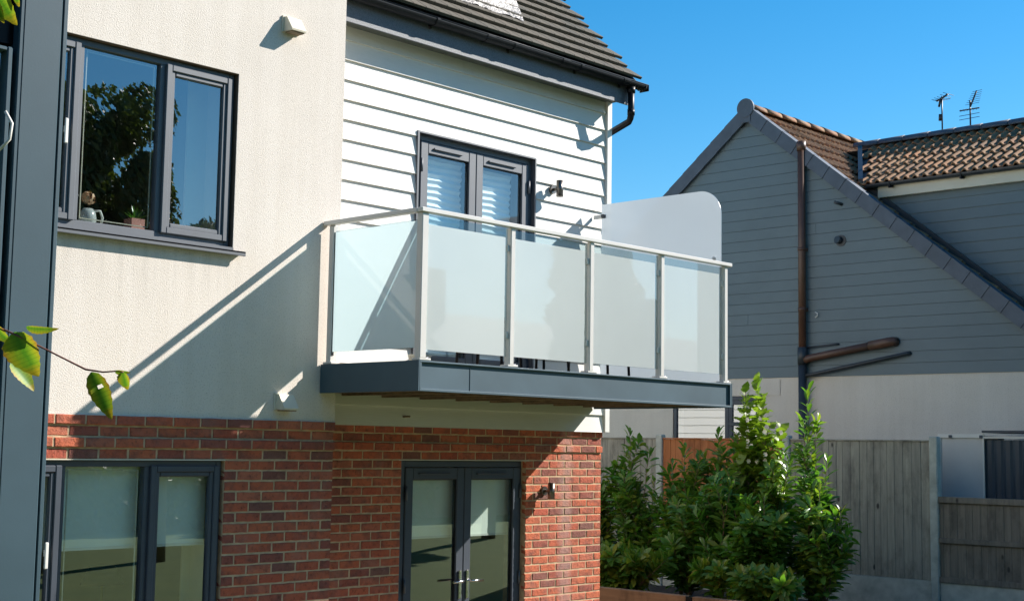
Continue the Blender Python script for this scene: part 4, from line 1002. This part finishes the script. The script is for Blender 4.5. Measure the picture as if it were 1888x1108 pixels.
# unseen buildings added to block part of the sky and cast shade on the shrubs
og = empty('shade_block', (15.5, -5, GZ), 'tall plain block added unseen beyond the right edge to shade the low shrubs', 'shade_block')
MB().box(13.6, 17.5, -8.5, -1.9, GZ-.2, 3.9).build('wall', M['offbrick'], og); bx('roof', M['slate'], og, 13.5, 17.6, -8.6, -1.8, 3.9, 4.1)
rh = empty('sky_block', (-11, -13.5, GZ), 'unseen brick house added behind the viewer to cut the sky light', 'house')
MB().box(-20, -3.2, -17, -10.6, GZ-.2, 5.6).build('wall', M['offbrick'], rh)
MB().poly([(-20.3, -17.3, 5.5), (-20.3, -13.8, 8.2), (-20.3, -10.3, 5.5)], (17.4, 0, 0)).build('roof', M['slate'], rh)
for x in (-18, -14, -10, -6): bx('window', M['glass_low'], rh, x, x+1.4, -10.6, -10.56, 2.6, 3.9)

# ------------------------------------------------------------------ fence line
FX = 9.6
def fpost(y, label):
    o = bx('fence_post', M['concrete'], None, FX-.05, FX+.06, y-.055, y+.055, GZ-.1, .34, c=.012); return tag(o, label, 'fence post', 'concrete posts along the boundary')
PY_ = [4.125, 1.975, -.175, -2.32]
fpost(PY_[0], 'concrete fence post at the left end of the orange boards'); fpost(PY_[1], 'concrete fence post hidden behind the leafy shrubs'); fpost(PY_[2], 'tall concrete fence post between the high and the low grey panels'); fpost(PY_[3], 'last concrete fence post at the right edge')
def fpanel(y0, y1, zt, mat, label, name='timber_fence', bw_=.098, rails=False, jit=.5):
    e = empty(name, (FX, (y0+y1)/2, -1.45), label, 'fence', 'timber panels along the boundary')
    y = y0
    while y < y1-.02:
        b = min(y+bw_*rnd.uniform(.88, 1.3), y1)
        t = rnd.uniform(0, .004)
        # feather edge: thick on one side, thin on the other, overlapping
        MB().poly([(FX-.008-t, y, -1.45), (FX-.011-t, y+.003, -1.45), (FX-.005-t, b+.003, -1.45), (FX+.004, b+.006, -1.45), (FX+.004, y, -1.45)], (0, rnd.uniform(-.002, .002), zt-.02+1.45+rnd.uniform(-.003, .002))).build('board', mat, e)
        y = b
    if rails:
        bx('rail', mat, e, FX-.045, FX-.017, y0, y1, zt-.075, zt, c=.004); bx('rail', mat, e, FX-.045, FX-.017, y0, y1, -.975, -.915, c=.004); bx('rail', mat, e, FX-.04, FX-.017, y0, y1, -1.46, -1.39, c=.004)
    else:
        bx('capping', mat, e, FX-.03, FX+.02, y0, y1, zt-.02, zt, c=.003); bx('rail', mat, e, FX+.006, FX+.04, y0, y1, -.6, -.52)
fpanel(4.185, 6.3, .295, M['fence'], 'grey weathered fence panel at the left behind the first laurel')
fpanel(2.035, 4.065, .295, M['cedar'], 'orange brown fence panel glowing between the laurels')
fpanel(-.115, 1.915, .295, M['fence'], 'tall grey weathered fence panel with dark knots right of the shrubs')
fpanel(-2.26, -.235, -.405, M['fence2'], 'low brown grey closeboard panel with rails beside the tall post', rails=True, bw_=.092)
for y0, y1, lb in ((4.185, 6.3, 'concrete gravel board under the left grey panel'), (2.035, 4.065, 'concrete gravel board under the orange panel'), (-.115, 1.915, 'concrete gravel board under the tall grey panel'), (-2.26, -.235, 'concrete gravel board under the low panel at the right')):
    tag(bx('gravel_board', M['concrete'], None, FX-.02, FX+.03, y0, y1, -1.93, -1.455, c=.004), lb, 'gravel board', 'gravel boards along the boundary')
# shed behind the fence
sh = empty('shed', (10.6, -1.2, GZ), 'pale sided shed with dark ribbed doors behind the low fence panel', 'shed')
MB().box(10.38, 11.0, -.46, .14, GZ, .36).build('side_panel', M['shed_white'], sh)
MB().box(10.36, 10.379, -.465, .16, .335, .385).box(10.36, 10.379, .12, .16, GZ, .335).box(10.355, 10.379, -.475, -.46, GZ, .385).build('trim', M['white_trim'], sh)
y = -.48
while y > -2.9:
    MB().poly([(10.40, y, GZ), (10.385, y-.03, GZ), (10.385, y-.085, GZ), (10.40, y-.115, GZ)], (0, 0, .31-GZ)).build('ribbed_board', M['shed_dark'], sh); y -= .12
MB().box(10.40, 11.0, -2.9, -.462, GZ, .30).build('body', M['shed_dark'], sh)
MB().box(10.30, 11.05, -2.95, -.475, .40, .43).build('roof', M['shed_dark'], sh); MB().box(10.345, 10.378, -2.9, -.476, .33, .352).build('door_rail', M['white_trim'], sh)
for y in (-.02, -.44): MB().box(10.345, 10.36, y-.02, y+.02, .33, .37).build('clip', M['shed_dark'], sh)

# ------------------------------------------------------------------ raised bed
SX = 6.0
struct('bed_soil', MB().box(SX+.1, FX-.02, -2.4, 6.3, GZ-.1, -1.83), M['soil'])
for (y0, y1, z0, z1, lb) in ((1.04, 3.6, -1.72, -1.50, 'upper sleeper of the raised bed next to the brick corner'), (-1.6, .95, -1.72, -1.50, 'upper sleeper of the raised bed at the right in front of the shrubs'), (1.04, 3.6, -1.95, -1.73, 'lower sleeper of the raised bed next to the brick corner'), (-1.6, .95, -1.95, -1.73, 'lower sleeper of the raised bed at the right'), (-1.6, 3.6, -2.3, -1.96, 'buried bottom sleeper of the raised bed')):
    tag(bx('sleeper', M['sleeper'], None, SX, SX+.1, y0, y1, z0, z1, c=.006), lb, 'sleeper', 'timber sleepers edging the raised bed')
tag(bx('sleeper_bracket', M['black'], None, SX+.0, SX+.09, .955, 1.035, -2.3, -1.505), 'black steel bracket holding two sleepers together', 'bracket')

# ------------------------------------------------------------------ shrubs
LV = {}
def leaf_mesh(kind, var):
    key = (kind, var)
    if key in LV: return LV[key]
    r = random.Random(var*7+len(kind)); v = []; f = []
    if kind == 'laurel': prof = [(0, .05), (.15, .42), (.4, .9), (.62, 1), (.82, .75), (1, .05)]; L, W_ = .135, .024; fold = .35; arch = .22
    elif kind == 'lime': prof = [(0, .1), (.15, .75), (.3, 1), (.45, .75), (.55, .95), (.75, .6), (1, .05)]; L, W_ = .085, .038; fold = .2; arch = .25
    else: prof = [(0, .1), (.3, .9), (.6, 1), (1, .05)]; L, W_ = .30, .09; fold = .2; arch = .2
    for t, ww in prof:
        z = -arch*L*t*t+r.uniform(-.002, .002)*L*8; hw = W_*ww
        v += [(-hw, t*L, z+hw*fold), (0, t*L, z), (hw, t*L, z+hw*fold*(1+r.uniform(-.2, .2)))]
    for i in range(len(prof)-1):
        for j in (0, 1): a = i*3+j; f.append((a, a+1, a+4, a+3))
    me = bpy.data.meshes.new('leaf'); me.from_pydata(v, [], f); me.polygons.foreach_set('use_smooth', [True]*len(f))
    me.materials.append(M[{'laurel': 'laurel', 'lime': 'lime', 'tree': 'darkleaf'}[kind]]); me.update(); LV[key] = me; return me
def shrub(name, base, tips, label, kind='laurel', n_leaf=300, seed=1, width=.3, size=1.0, low=.12, flowers=0, group='shrubs planted in the raised bed', sub=9, nobj=90):
    r = random.Random(seed); e = empty(name, base, label, 'shrub', group); B = Vector(base)
    stems = []
    for tip in tips:
        T = Vector(tip); b0 = B+Vector((r.uniform(-.06, .06), r.uniform(-.06, .06), 0)); mid = b0.lerp(T, .5)+Vector((r.uniform(-.08, .08), r.uniform(-.08, .08), 0))
        P = [b0.lerp(mid, t*2) if t < .5 else mid.lerp(T, t*2-1) for t in [i/8 for i in range(9)]]
        P = [p+Vector((r.uniform(-.012, .012), r.uniform(-.012, .012), 0)) for p in P]; P[0] = b0; stems.append(P)
        MB().tube(P, [.013-.0095*i/8 for i in range(9)], 6).build('stem', M['stem'], e)
        for k in range(sub):
            t = r.uniform(.15, .85); i = int(t*8); p = P[i]; a = r.uniform(0, 6.28); L = r.uniform(.5, 1.0)*width*(1.25-t*.8)
            q = p+Vector((math.cos(a)*L, math.sin(a)*L, r.uniform(.9, 2.0)*L+.1))
            if q.z > T.z: q.z = T.z-.05
            Q = [p.lerp(q, u/4)+Vector((0, 0, .04*math.sin(u/4*3.14))) for u in range(5)]
            stems.append(Q); MB().tube(Q, [.007-.001*u for u in range(5)], 5).build('branch', M['stem'], e)
    placed = []
    tot = sum((P[-1]-P[0]).length for P in stems)
    for P in stems:
        L = (P[-1]-P[0]).length; mainstem = len(P) == 9; nn = max(8, int(n_leaf*L/tot*(.6 if mainstem else 1.15)))
        for i in range(nn):
            t = i/nn
            if mainstem: t = low+(1-low)*t**.9
            else: t = .15+.85*t
            x = t*(len(P)-1); i0 = min(int(x), len(P)-2); p = P[i0].lerp(P[i0+1], x-i0); ax = (P[i0+1]-P[i0]).normalized()
            an_ = i*2.4+r.uniform(-.4, .4); elev = r.uniform(.25, .95) if t < .93 else r.uniform(.9, 1.35)
            s1 = ax.orthogonal().normalized(); s2 = ax.cross(s1); out = s1*math.cos(an_)+s2*math.sin(an_)
            d = (out*math.cos(elev)+ax*math.sin(elev)).normalized()
            sc = size*r.uniform(.8, 1.45)*(1 if t < .92 else .8); p2 = p+out*.012
            zax = (ax-d*ax.dot(d)).normalized(); xax = d.cross(zax).normalized(); R_ = Matrix((xax, d, zax)).transposed()
            R_ = R_ @ Matrix.Rotation(r.uniform(-.5, .5), 3, 'Y')
            placed.append((p2, R_, sc))
    # the leaves nearest the viewer are parts, the others one mass
    vd = (Vector((CAM.x, CAM.y, 0))-Vector((B.x, B.y, 0))).normalized()
    placed.sort(key=lambda q: -((q[0]-B).dot(vd)+.35*q[0].z))
    rest_ = MB()
    for i, (p, R_, sc) in enumerate(placed):
        me = leaf_mesh(kind, i % 6)
        if i < nobj:
            o = link('leaf', me, None, e, p-wpos(e)); o.rotation_euler = R_.to_euler(); o.scale = (sc, sc, sc)
        else: rest_.add([R_@(v.co*sc)+p for v in me.vertices], [tuple(q.vertices) for q in me.polygons], True)
    k = rest_
    me = bpy.data.meshes.new('leaves'); off = wpos(e); me.from_pydata([tuple(Vector(v)-off) for v in k.v], [], k.f); me.polygons.foreach_set('use_smooth', k.sm); me.update()
    o = link('leaves', me, M['lime' if kind == 'lime' else 'laurel'], e); o['kind'] = 'stuff'
    for i in range(flowers):
        p = placed[int(len(placed)*r.uniform(0, .3))][0]+Vector((-.05, -.05, .02)); mb = MB()
        for j in range(6):
            a = j*1.05+r.uniform(-.2, .2); c_ = Vector((0, math.cos(a), math.sin(a)))*.022; t1 = Vector((-.35, math.cos(a), math.sin(a)))*.024; t2 = Vector((0, -math.sin(a), math.cos(a)))*.017
            mb.add([p, p+t1*.6+t2, p+t1*1.4, p+t1*.6-t2], [(0, 1, 2, 3)])
        mb.build('flower', M['petal'], e)
    return e
BZ = -1.85
shrub('laurel_shrub', (7.4, 3.45, BZ), [(7.3, 3.5, .10), (7.45, 3.25, -.1), (7.35, 3.75, -.1), (7.3, 3.3, -.5)], 'bushy laurel half hidden behind the brick corner of the house', n_leaf=1300, seed=11, width=.30, nobj=110)
shrub('laurel_shrub', (7.4, 2.85, BZ), [(7.35, 2.92, .36), (7.45, 2.65, .12), (7.35, 2.5, -.25), (7.5, 3.1, .08), (7.3, 2.8, -.4)], 'laurel with one pale shoot standing above the left grey fence', n_leaf=1600, seed=31, width=.30, nobj=130)
shrub('laurel_shrub', (7.4, 2.1, BZ), [(7.35, 2.05, .16), (7.45, 2.3, -.05), (7.4, 1.85, .08), (7.3, 2.42, -.45), (7.4, 2.15, -.3)], 'open laurel with bare lower stems in front of the orange fence', n_leaf=1500, seed=12, width=.30, low=.3, nobj=130)
shrub('laurel_shrub', (7.6, 1.62, BZ), [(7.6, 1.70, .36), (7.65, 1.50, .26), (7.55, 1.9, .1), (7.6, 1.4, .05)], 'slender laurel with upright tips against the orange fence', n_leaf=1100, seed=13, width=.26, low=.3, nobj=100)
shrub('laurel_shrub', (7.2, 1.85, BZ), [(7.2, 1.9, -.45), (7.15, 1.65, -.35), (7.2, 2.2, -.6)], 'middling laurel filling the gap between the two laurels before the orange fence', n_leaf=1100, seed=41, width=.32, nobj=110, low=.15)
shrub('laurel_shrub', (7.0, 1.25, BZ), [(6.9, 1.05, -.25), (7.1, 1.38, -.12), (7.0, 1.6, -.5)], 'low laurel with two bright sunlit tops before the orange fence', n_leaf=900, seed=14, width=.34, low=.3, nobj=110)
shrub('lime_leaved_shrub', (7.5, .98, BZ), [(7.5, 1.10, 1.0), (7.45, 1.22, .86), (7.45, .96, .80), (7.4, 1.16, .66), (7.5, .74, .42), (7.45, 1.34, .35)], 'tall shrub with lime green lobed leaves and small white flowers rising above the fence', kind='lime', n_leaf=620, seed=15, width=.36, low=.62, flowers=14, nobj=170, sub=6, size=1.5)
shrub('laurel_shrub', (7.5, .95, BZ), [(7.45, 1.0, .38), (7.5, .72, .12), (7.4, 1.25, .1), (7.4, .9, -.3)], 'glossy laurel wrapped round the lime leaved shrub', n_leaf=1400, seed=21, width=.38, low=.1, nobj=110)
shrub('laurel_shrub', (7.4, .30, BZ), [(7.4, .30, .86), (7.4, .20, .45), (7.45, .40, .50), (7.4, .06, .05), (7.4, .12, -.2)], 'tallest glossy laurel with sunlit shiny leaves in front of the grey fence', n_leaf=1150, seed=16, width=.24, low=.15, nobj=170)
shrub('laurel_shrub', (7.2, .05, BZ), [(7.2, .05, -.30), (7.25, -.2, -.50), (7.1, .2, -.4), (7.2, -.32, -.75)], 'dark laurel spreading low at the right end of the shrubs', n_leaf=1000, seed=17, width=.30, nobj=110, low=.02)
shrub('laurel_shrub', (6.9, .72, BZ), [(6.9, .8, -.45), (6.85, .55, -.40), (6.9, 1.0, -.55), (6.9, .35, -.6)], 'low dark laurel in the shade in the middle of the bed', n_leaf=2200, seed=18, width=.34, nobj=110, low=0)
shrub('laurel_shrub', (6.7, 2.5, BZ), [(6.7, 2.6, -1.1), (6.8, 2.2, -1.15), (6.7, 3.0, -1.1), (6.7, 1.8, -1.15)], 'ankle high dark foliage behind the sleepers near the brick corner', n_leaf=2600, seed=19, width=.32, low=0, nobj=60)
shrub('laurel_shrub', (6.6, .5, BZ), [(6.6, .2, -1.25), (6.6, .8, -1.2), (6.7, 1.3, -1.2), (6.6, 0, -1.3)], 'low dark foliage behind the right hand sleeper', n_leaf=2600, seed=20, width=.32, low=0, nobj=60)

# ------------------------------------------------------------------ garden room corner at the left edge
gr = empty('garden_room', (-5.9, -4.4, GZ), 'blue grey aluminium corner post and glazed door frame of a garden room at the left edge', 'garden room')
PXL, PXR_, PYF = -5.374, -5.242, -5.2
MB().box(PXL, PXR_-.0165, PYF, PYF+.10, GZ, 2.4, c=.003).build('corner_post', M['blue_post'], gr)
MB().box(PXR_-.0125, PXR_, PYF+.002, PYF+.10, GZ, 2.4, c=.002).build('cover_strip', M['blue_post'], gr)
MB().box(PXL+.013, PXL+.0145, PYF-.0015, PYF+.01, GZ, 2.4).build('seam', M['blue_post'], gr)
MB().box(PXR_-.018, PXR_-.011, PYF+.02, PYF+.09, GZ, 2.4).build('groove_seal', M['black'], gr)
MB().box(-5.45, PXL, PYF+.05, PYF+.10, GZ, 2.4).build('dark_recess', M['black'], gr)
dl = frame_box(MB(), -6.35, -5.388, GZ+.05, 1.10, PYF+.0, PYF+.045, .03, .014, .1, .012, .003).build('door_leaf', M['blue_post'], gr)
bx('pane', M['glass'], dl, -6.33, -5.40, PYF+.02, PYF+.026, GZ+.15, 1.09)
MB().tube([(-5.418, PYF-.01, .83), (-5.40, PYF-.03, .86), (-5.396, PYF-.03, .90), (-5.41, PYF-.02, .93)], .004, 8).build('handle', M['white_trim'], dl)
MB().box(-6.35, -5.375, PYF+.03, PYF+.10, 1.115, 2.4).build('head_panel', M['black'], gr)
MB().box(-7.2, PXR_+.03, PYF-.03, -3.4, 2.4, 2.52).build('roof', M['blue_post'], gr)
MB().box(-7.1, -6.36, PYF+.02, PYF+.1, GZ, 2.4).box(-5.34, -5.26, PYF+.10, -3.5, GZ, 2.4).box(-7.1, -5.34, -3.6, -3.5, GZ, 2.4).build('wall_panel', M['shed_dark'], gr)

# ------------------------------------------------------------------ young tree whose twig hangs into the frame
def serrated(L, W_, hole=False, seed=0):
    r = random.Random(seed); n_ = 14; v = []; f = []
    for i in range(n_+1):
        t = i/n_; ww = W_*(math.sin(math.pi*min(1, t**.75))**.8)*(1-.25*t)+.0006; ww *= 1+(.05 if i % 2 else -.05)
        z = -.20*L*t*t; v += [(-ww, t*L, z+ww*.25), (-ww*.5, t*L, z+ww*.10), (0, t*L, z), (ww*.5, t*L, z+ww*.10), (ww, t*L, z+ww*.25)]
    for i in range(n_):
        for j in range(4):
            if hole and i in (4,) and j == 1: continue
            a = i*5+j; f.append((a, a+1, a+6, a+5))
    return v, f
def twigleaf_mat():
    mt, n, l, b = newmat('autumn_leaf'); tc = n.new("ShaderNodeTexCoord"); sx_ = n.new("ShaderNodeSeparateXYZ"); l.new(tc.outputs['Generated'], sx_.inputs[0])
    ab = N(n, "ShaderNodeMath", operation='SUBTRACT'); ab.inputs[1].default_value = .5; l.new(sx_.outputs[0], ab.inputs[0])
    a2_ = N(n, "ShaderNodeMath", operation='ABSOLUTE'); l.new(ab.outputs[0], a2_.inputs[0])
    nz = noise(n, l, coords(n, l, 'object'), 160, 4); m_ = N(n, "ShaderNodeMath", operation='MULTIPLY_ADD'); m_.inputs[1].default_value = .22; l.new(nz, m_.inputs[0]); l.new(a2_.outputs[0], m_.inputs[2])
    c = ramp(n, l, m_.outputs[0], [(.12, (.10, .27, .015)), (.30, (.24, .38, .02)), (.46, (.42, .42, .02)), (.6, (.5, .24, .03))])
    m2_ = N(n, "ShaderNodeMath", operation='MULTIPLY_ADD'); m2_.inputs[1].default_value = .25; l.new(nz, m2_.inputs[0]); l.new(sx_.outputs[1], m2_.inputs[2])
    c = mix(n, l, ramp(n, l, m2_.outputs[0], [(.85, (0, 0, 0)), (1.05, (.7, .7, .7))]), c, (.48, .30, .015))
    # side veins
    wv = N(n, "ShaderNodeTexWave"); wv.inputs['Scale'].default_value = 3.5; wv.bands_direction = 'Y'
    l.new(tc.outputs['Generated'], wv.inputs['Vector'])
    c = mix(n, l, ramp(n, l, wv.outputs['Fac'], [(.0, (.35, .35, .35)), (.15, (0, 0, 0))]), c, (.05, .12, .01))
    l.new(c, b.inputs['Base Color']); b.inputs['Roughness'].default_value = .5
    tr = N(n, "ShaderNodeBsdfTranslucent"); l.new(c, tr.inputs[0]); ms = N(n, "ShaderNodeMixShader"); ms.inputs[0].default_value = .45
    l.new(b.outputs[0], ms.inputs[1]); l.new(tr.outputs[0], ms.inputs[2]); l.new(ms.outputs[0], n["Material Output"].inputs[0]); return mt
M['twigleaf'] = twigleaf_mat()
ty = empty('young_tree', (-6.95, -7.0, GZ-.1), 'thin twig with yellow green leaves reaching in from the left edge', 'tree')
MB().tube([(-6.95, -7.0, GZ-.1), (-6.93, -7.02, -1), (-6.90, -7.04, .2), (-6.86, -7.0, 1.3), (-6.9, -6.9, 2.2)], [.035, .03, .022, .012, .004], 8).build('trunk', M['stem'], ty)
tw = [(-6.90, -7.04, .10), (-6.4458, -7.2413, 0.2355), (-6.4391, -7.2908, 0.2238), (-6.4252, -7.3043, 0.216), (-6.4112, -7.3178, 0.2067), (-6.3973, -7.3313, 0.1974), (-6.384, -7.3441, 0.1886), (-6.3732, -7.3552, 0.1865), (-6.3651, -7.364, 0.1876), (-6.3608, -7.3685, 0.1867)]
MB().tube(tw, [.006, .003, .0011, .0010, .0009, .0009, .0010, .0008, .0007, .0006], 6).build('twig', M['twig'], ty)
tw2 = [(-6.87, -7.0, .9), (-6.4677, -7.2375, 0.5581), (-6.4717, -7.3017, 0.5251), (-6.4555, -7.3194, 0.5279)]
MB().tube(tw2, [.006, .003, .0014, .001], 6).build('twig', M['twig'], ty)
def tleaf(a, b_, W_, turn=0.0, hole=False, seed=0):
    """one leaf from its stalk a to its tip b_, half width W_"""
    a = Vector(a); b_ = Vector(b_); L = (b_-a).length; d = (b_-a).normalized(); face = Vector((-.72, -.68, -.10))
    zax = (face-d*face.dot(d)).normalized(); zax = Matrix.Rotation(turn, 3, d) @ zax; xax = d.cross(zax)
    v, f = serrated(L*1.04, W_, hole, seed); me = bpy.data.meshes.new('leaf'); me.from_pydata(v, [], f); me.polygons.foreach_set('use_smooth', [True]*len(f)); me.materials.append(M['twigleaf'])
    o = link('leaf', me, None, ty, a-wpos(ty)); o.rotation_euler = Matrix((xax, d, zax)).transposed().to_euler()
tleaf((-6.4302, -7.2997, 0.2206), (-6.413, -7.3063, 0.1818), 0.0173, 0.15, seed=1)
tleaf((-6.4241, -7.2847, 0.1944), (-6.4049, -7.296, 0.1732), 0.0087, -0.9, seed=2)
tleaf((-6.4209, -7.303, 0.2255), (-6.4003, -7.3184, 0.2209), 0.0063, 0.9, seed=3)
tleaf((-6.4432, -7.2867, 0.2261), (-6.4313, -7.2911, 0.2103), 0.0063, 0.3, seed=4)
tleaf((-6.3805, -7.3475, 0.1863), (-6.3627, -7.3545, 0.1464), 0.0096, -0.3, hole=True, seed=5)
tleaf((-6.3614, -7.3678, 0.1867), (-6.3559, -7.3655, 0.1711), 0.0058, 0.2, seed=6)
tleaf((-6.3661, -7.363, 0.1876), (-6.3551, -7.3684, 0.1851), 0.0029, 0.7, seed=7)
tleaf((-6.4713, -7.3025, 0.5275), (-6.4532, -7.3108, 0.4936), 0.0111, 0.2, seed=8)
tleaf((-6.4567, -7.3179, 0.5269), (-6.4516, -7.3148, 0.509), 0.0038, 0.2, seed=9)
tleaf((-6.4674, -7.3045, 0.5132), (-6.4596, -7.3041, 0.4944), 0.0048, 0.2, seed=10)

# ------------------------------------------------------------------ garden behind the camera (seen mirrored in the glass)
def crown(parent, c, rad, n_, seed, kind='tree', sc=1.0, nb=26):
    r = random.Random(seed); mb = MB(); blobs = [(Vector(c)+Vector((r.uniform(-.75, .75)*rad[0], r.uniform(-.75, .75)*rad[1], r.uniform(-.8, .8)*rad[2])), r.uniform(.2, .48)*min(rad)) for _ in range(nb)]
    for i in range(n_):
        b_, br = blobs[r.randrange(len(blobs))]; d = Vector((r.gauss(0, 1), r.gauss(0, 1), r.gauss(0, 1))).normalized(); p = b_+d*br*r.uniform(.75, 1.05)
        d2 = (d+Vector((r.gauss(0, .7), r.gauss(0, .7), r.gauss(0, .7)))).normalized(); s1 = d2.orthogonal().normalized(); s2 = d2.cross(s1); L = r.uniform(.10, .22)*sc
        mb.add([p-s1*L*.4, p+s2*L, p+s1*L*.4, p-s2*L], [(0, 1, 2, 3)])
    me = bpy.data.meshes.new('crown'); off = wpos(parent); me.from_pydata([tuple(Vector(v)-off) for v in mb.v], [], mb.f); me.update()
    link('crown', me, M['darkleaf'], parent)
tr1 = empty('broadleaf_tree', (5.9, -15.5, GZ), 'tall dark tree mirrored in the upper left window', 'tree')
MB().tube([(5.9, -15.5, GZ-.2), (6.0, -15.4, 1.5), (5.8, -15.6, 4.5), (5.9, -15.5, 6)], [.35, .28, .18, .06], 10).tube([(5.9, -15.5, 2), (7.4, -15.2, 4.5)], [.14, .05], 8).build('trunk', M['stem'], tr1)
crown(tr1, (5.6, -15.5, 4.3), (2.3, 1.8, 2.6), 80000, 5, sc=.55, nb=95)
tr2 = empty('broadleaf_tree', (9.2, -16.5, GZ), 'lower bushy tree mirrored at the foot of the upper left window', 'tree')
MB().tube([(9.2, -16.5, GZ-.2), (9.1, -16.4, 1.5), (9.2, -16.5, 3.5)], [.2, .16, .06], 10).build('trunk', M['stem'], tr2)
crown(tr2, (8.4, -16.5, 3.1), (3.0, 1.2, 1.7), 55000, 6, sc=.55, nb=90)
tr3 = empty('broadleaf_tree', (20.2, -16.5, GZ), 'round tree mirrored faintly in the balcony glass', 'tree')
MB().tube([(20.2, -16.5, GZ-.2), (20.1, -16.4, 1.5), (20.2, -16.5, 3.5)], [.2, .16, .06], 10).build('trunk', M['stem'], tr3)
crown(tr3, (20.2, -16.5, 3.7), (.9, .9, 1.7), 16000, 8, sc=1.2, nb=170)
hg = MB().box(-25, 40, -27, -26.8, GZ-.2, -.2).build('boundary_fence', M['fence2']); tag(hg, 'long dark garden fence mirrored in the ground floor glass', 'fence')
r = random.Random(9)
mb = MB()
hb = empty('garden_hedge', (6, -25, GZ), 'dark garden hedge mirrored in the ground floor glass', 'hedge')
for i in range(9000):
    x = r.uniform(-10, 26); z = GZ-.16+r.random()*2.3*(.9+.15*math.sin(x*1.3)); y = -25+r.uniform(-.6, .6); p = Vector((x, y, z)); d2 = Vector((r.gauss(0, 1), r.gauss(0, 1), r.gauss(0, 1))).normalized(); s1 = d2.orthogonal().normalized(); s2 = d2.cross(s1); L = r.uniform(.15, .3)
    mb.add([p-s1*L*.4, p+s2*L, p+s1*L*.4, p-s2*L], [(0, 1, 2, 3)])
me = bpy.data.meshes.new('foliage'); me.from_pydata([tuple(Vector(v)-Vector((6, -25, GZ))) for v in mb.v], [], mb.f); me.update(); link('foliage', me, M['darkleaf'], hb)
for i, (x, wd, lb) in enumerate(((29, 9, 'brick terrace house with a tall chimney mirrored in the balcony glass'), (41, 9, 'brick terrace house further along mirrored in the balcony glass'))):
    e = empty('terrace_house', (x, -27, GZ), lb, 'house', 'terrace houses beyond the garden')
    MB().box(x-wd/2, x+wd/2, -31, -25, GZ-.2, 2.2).build('wall', M['offbrick'], e)
    MB().poly([(x-wd/2-.2, -31.3, 2.1), (x-wd/2-.2, -28, 4.6), (x-wd/2-.2, -24.7, 2.1)], (wd+.4, 0, 0)).build('roof', M['slate'], e)
    MB().box(x-wd/2+.3, x-wd/2+1.2, -28.5, -27.5, 3.5, 6.0).box(x-wd/2+.5, x-wd/2+.7, -28.2, -28, 6.0, 6.5).build('chimney', M['offbrick'], e)
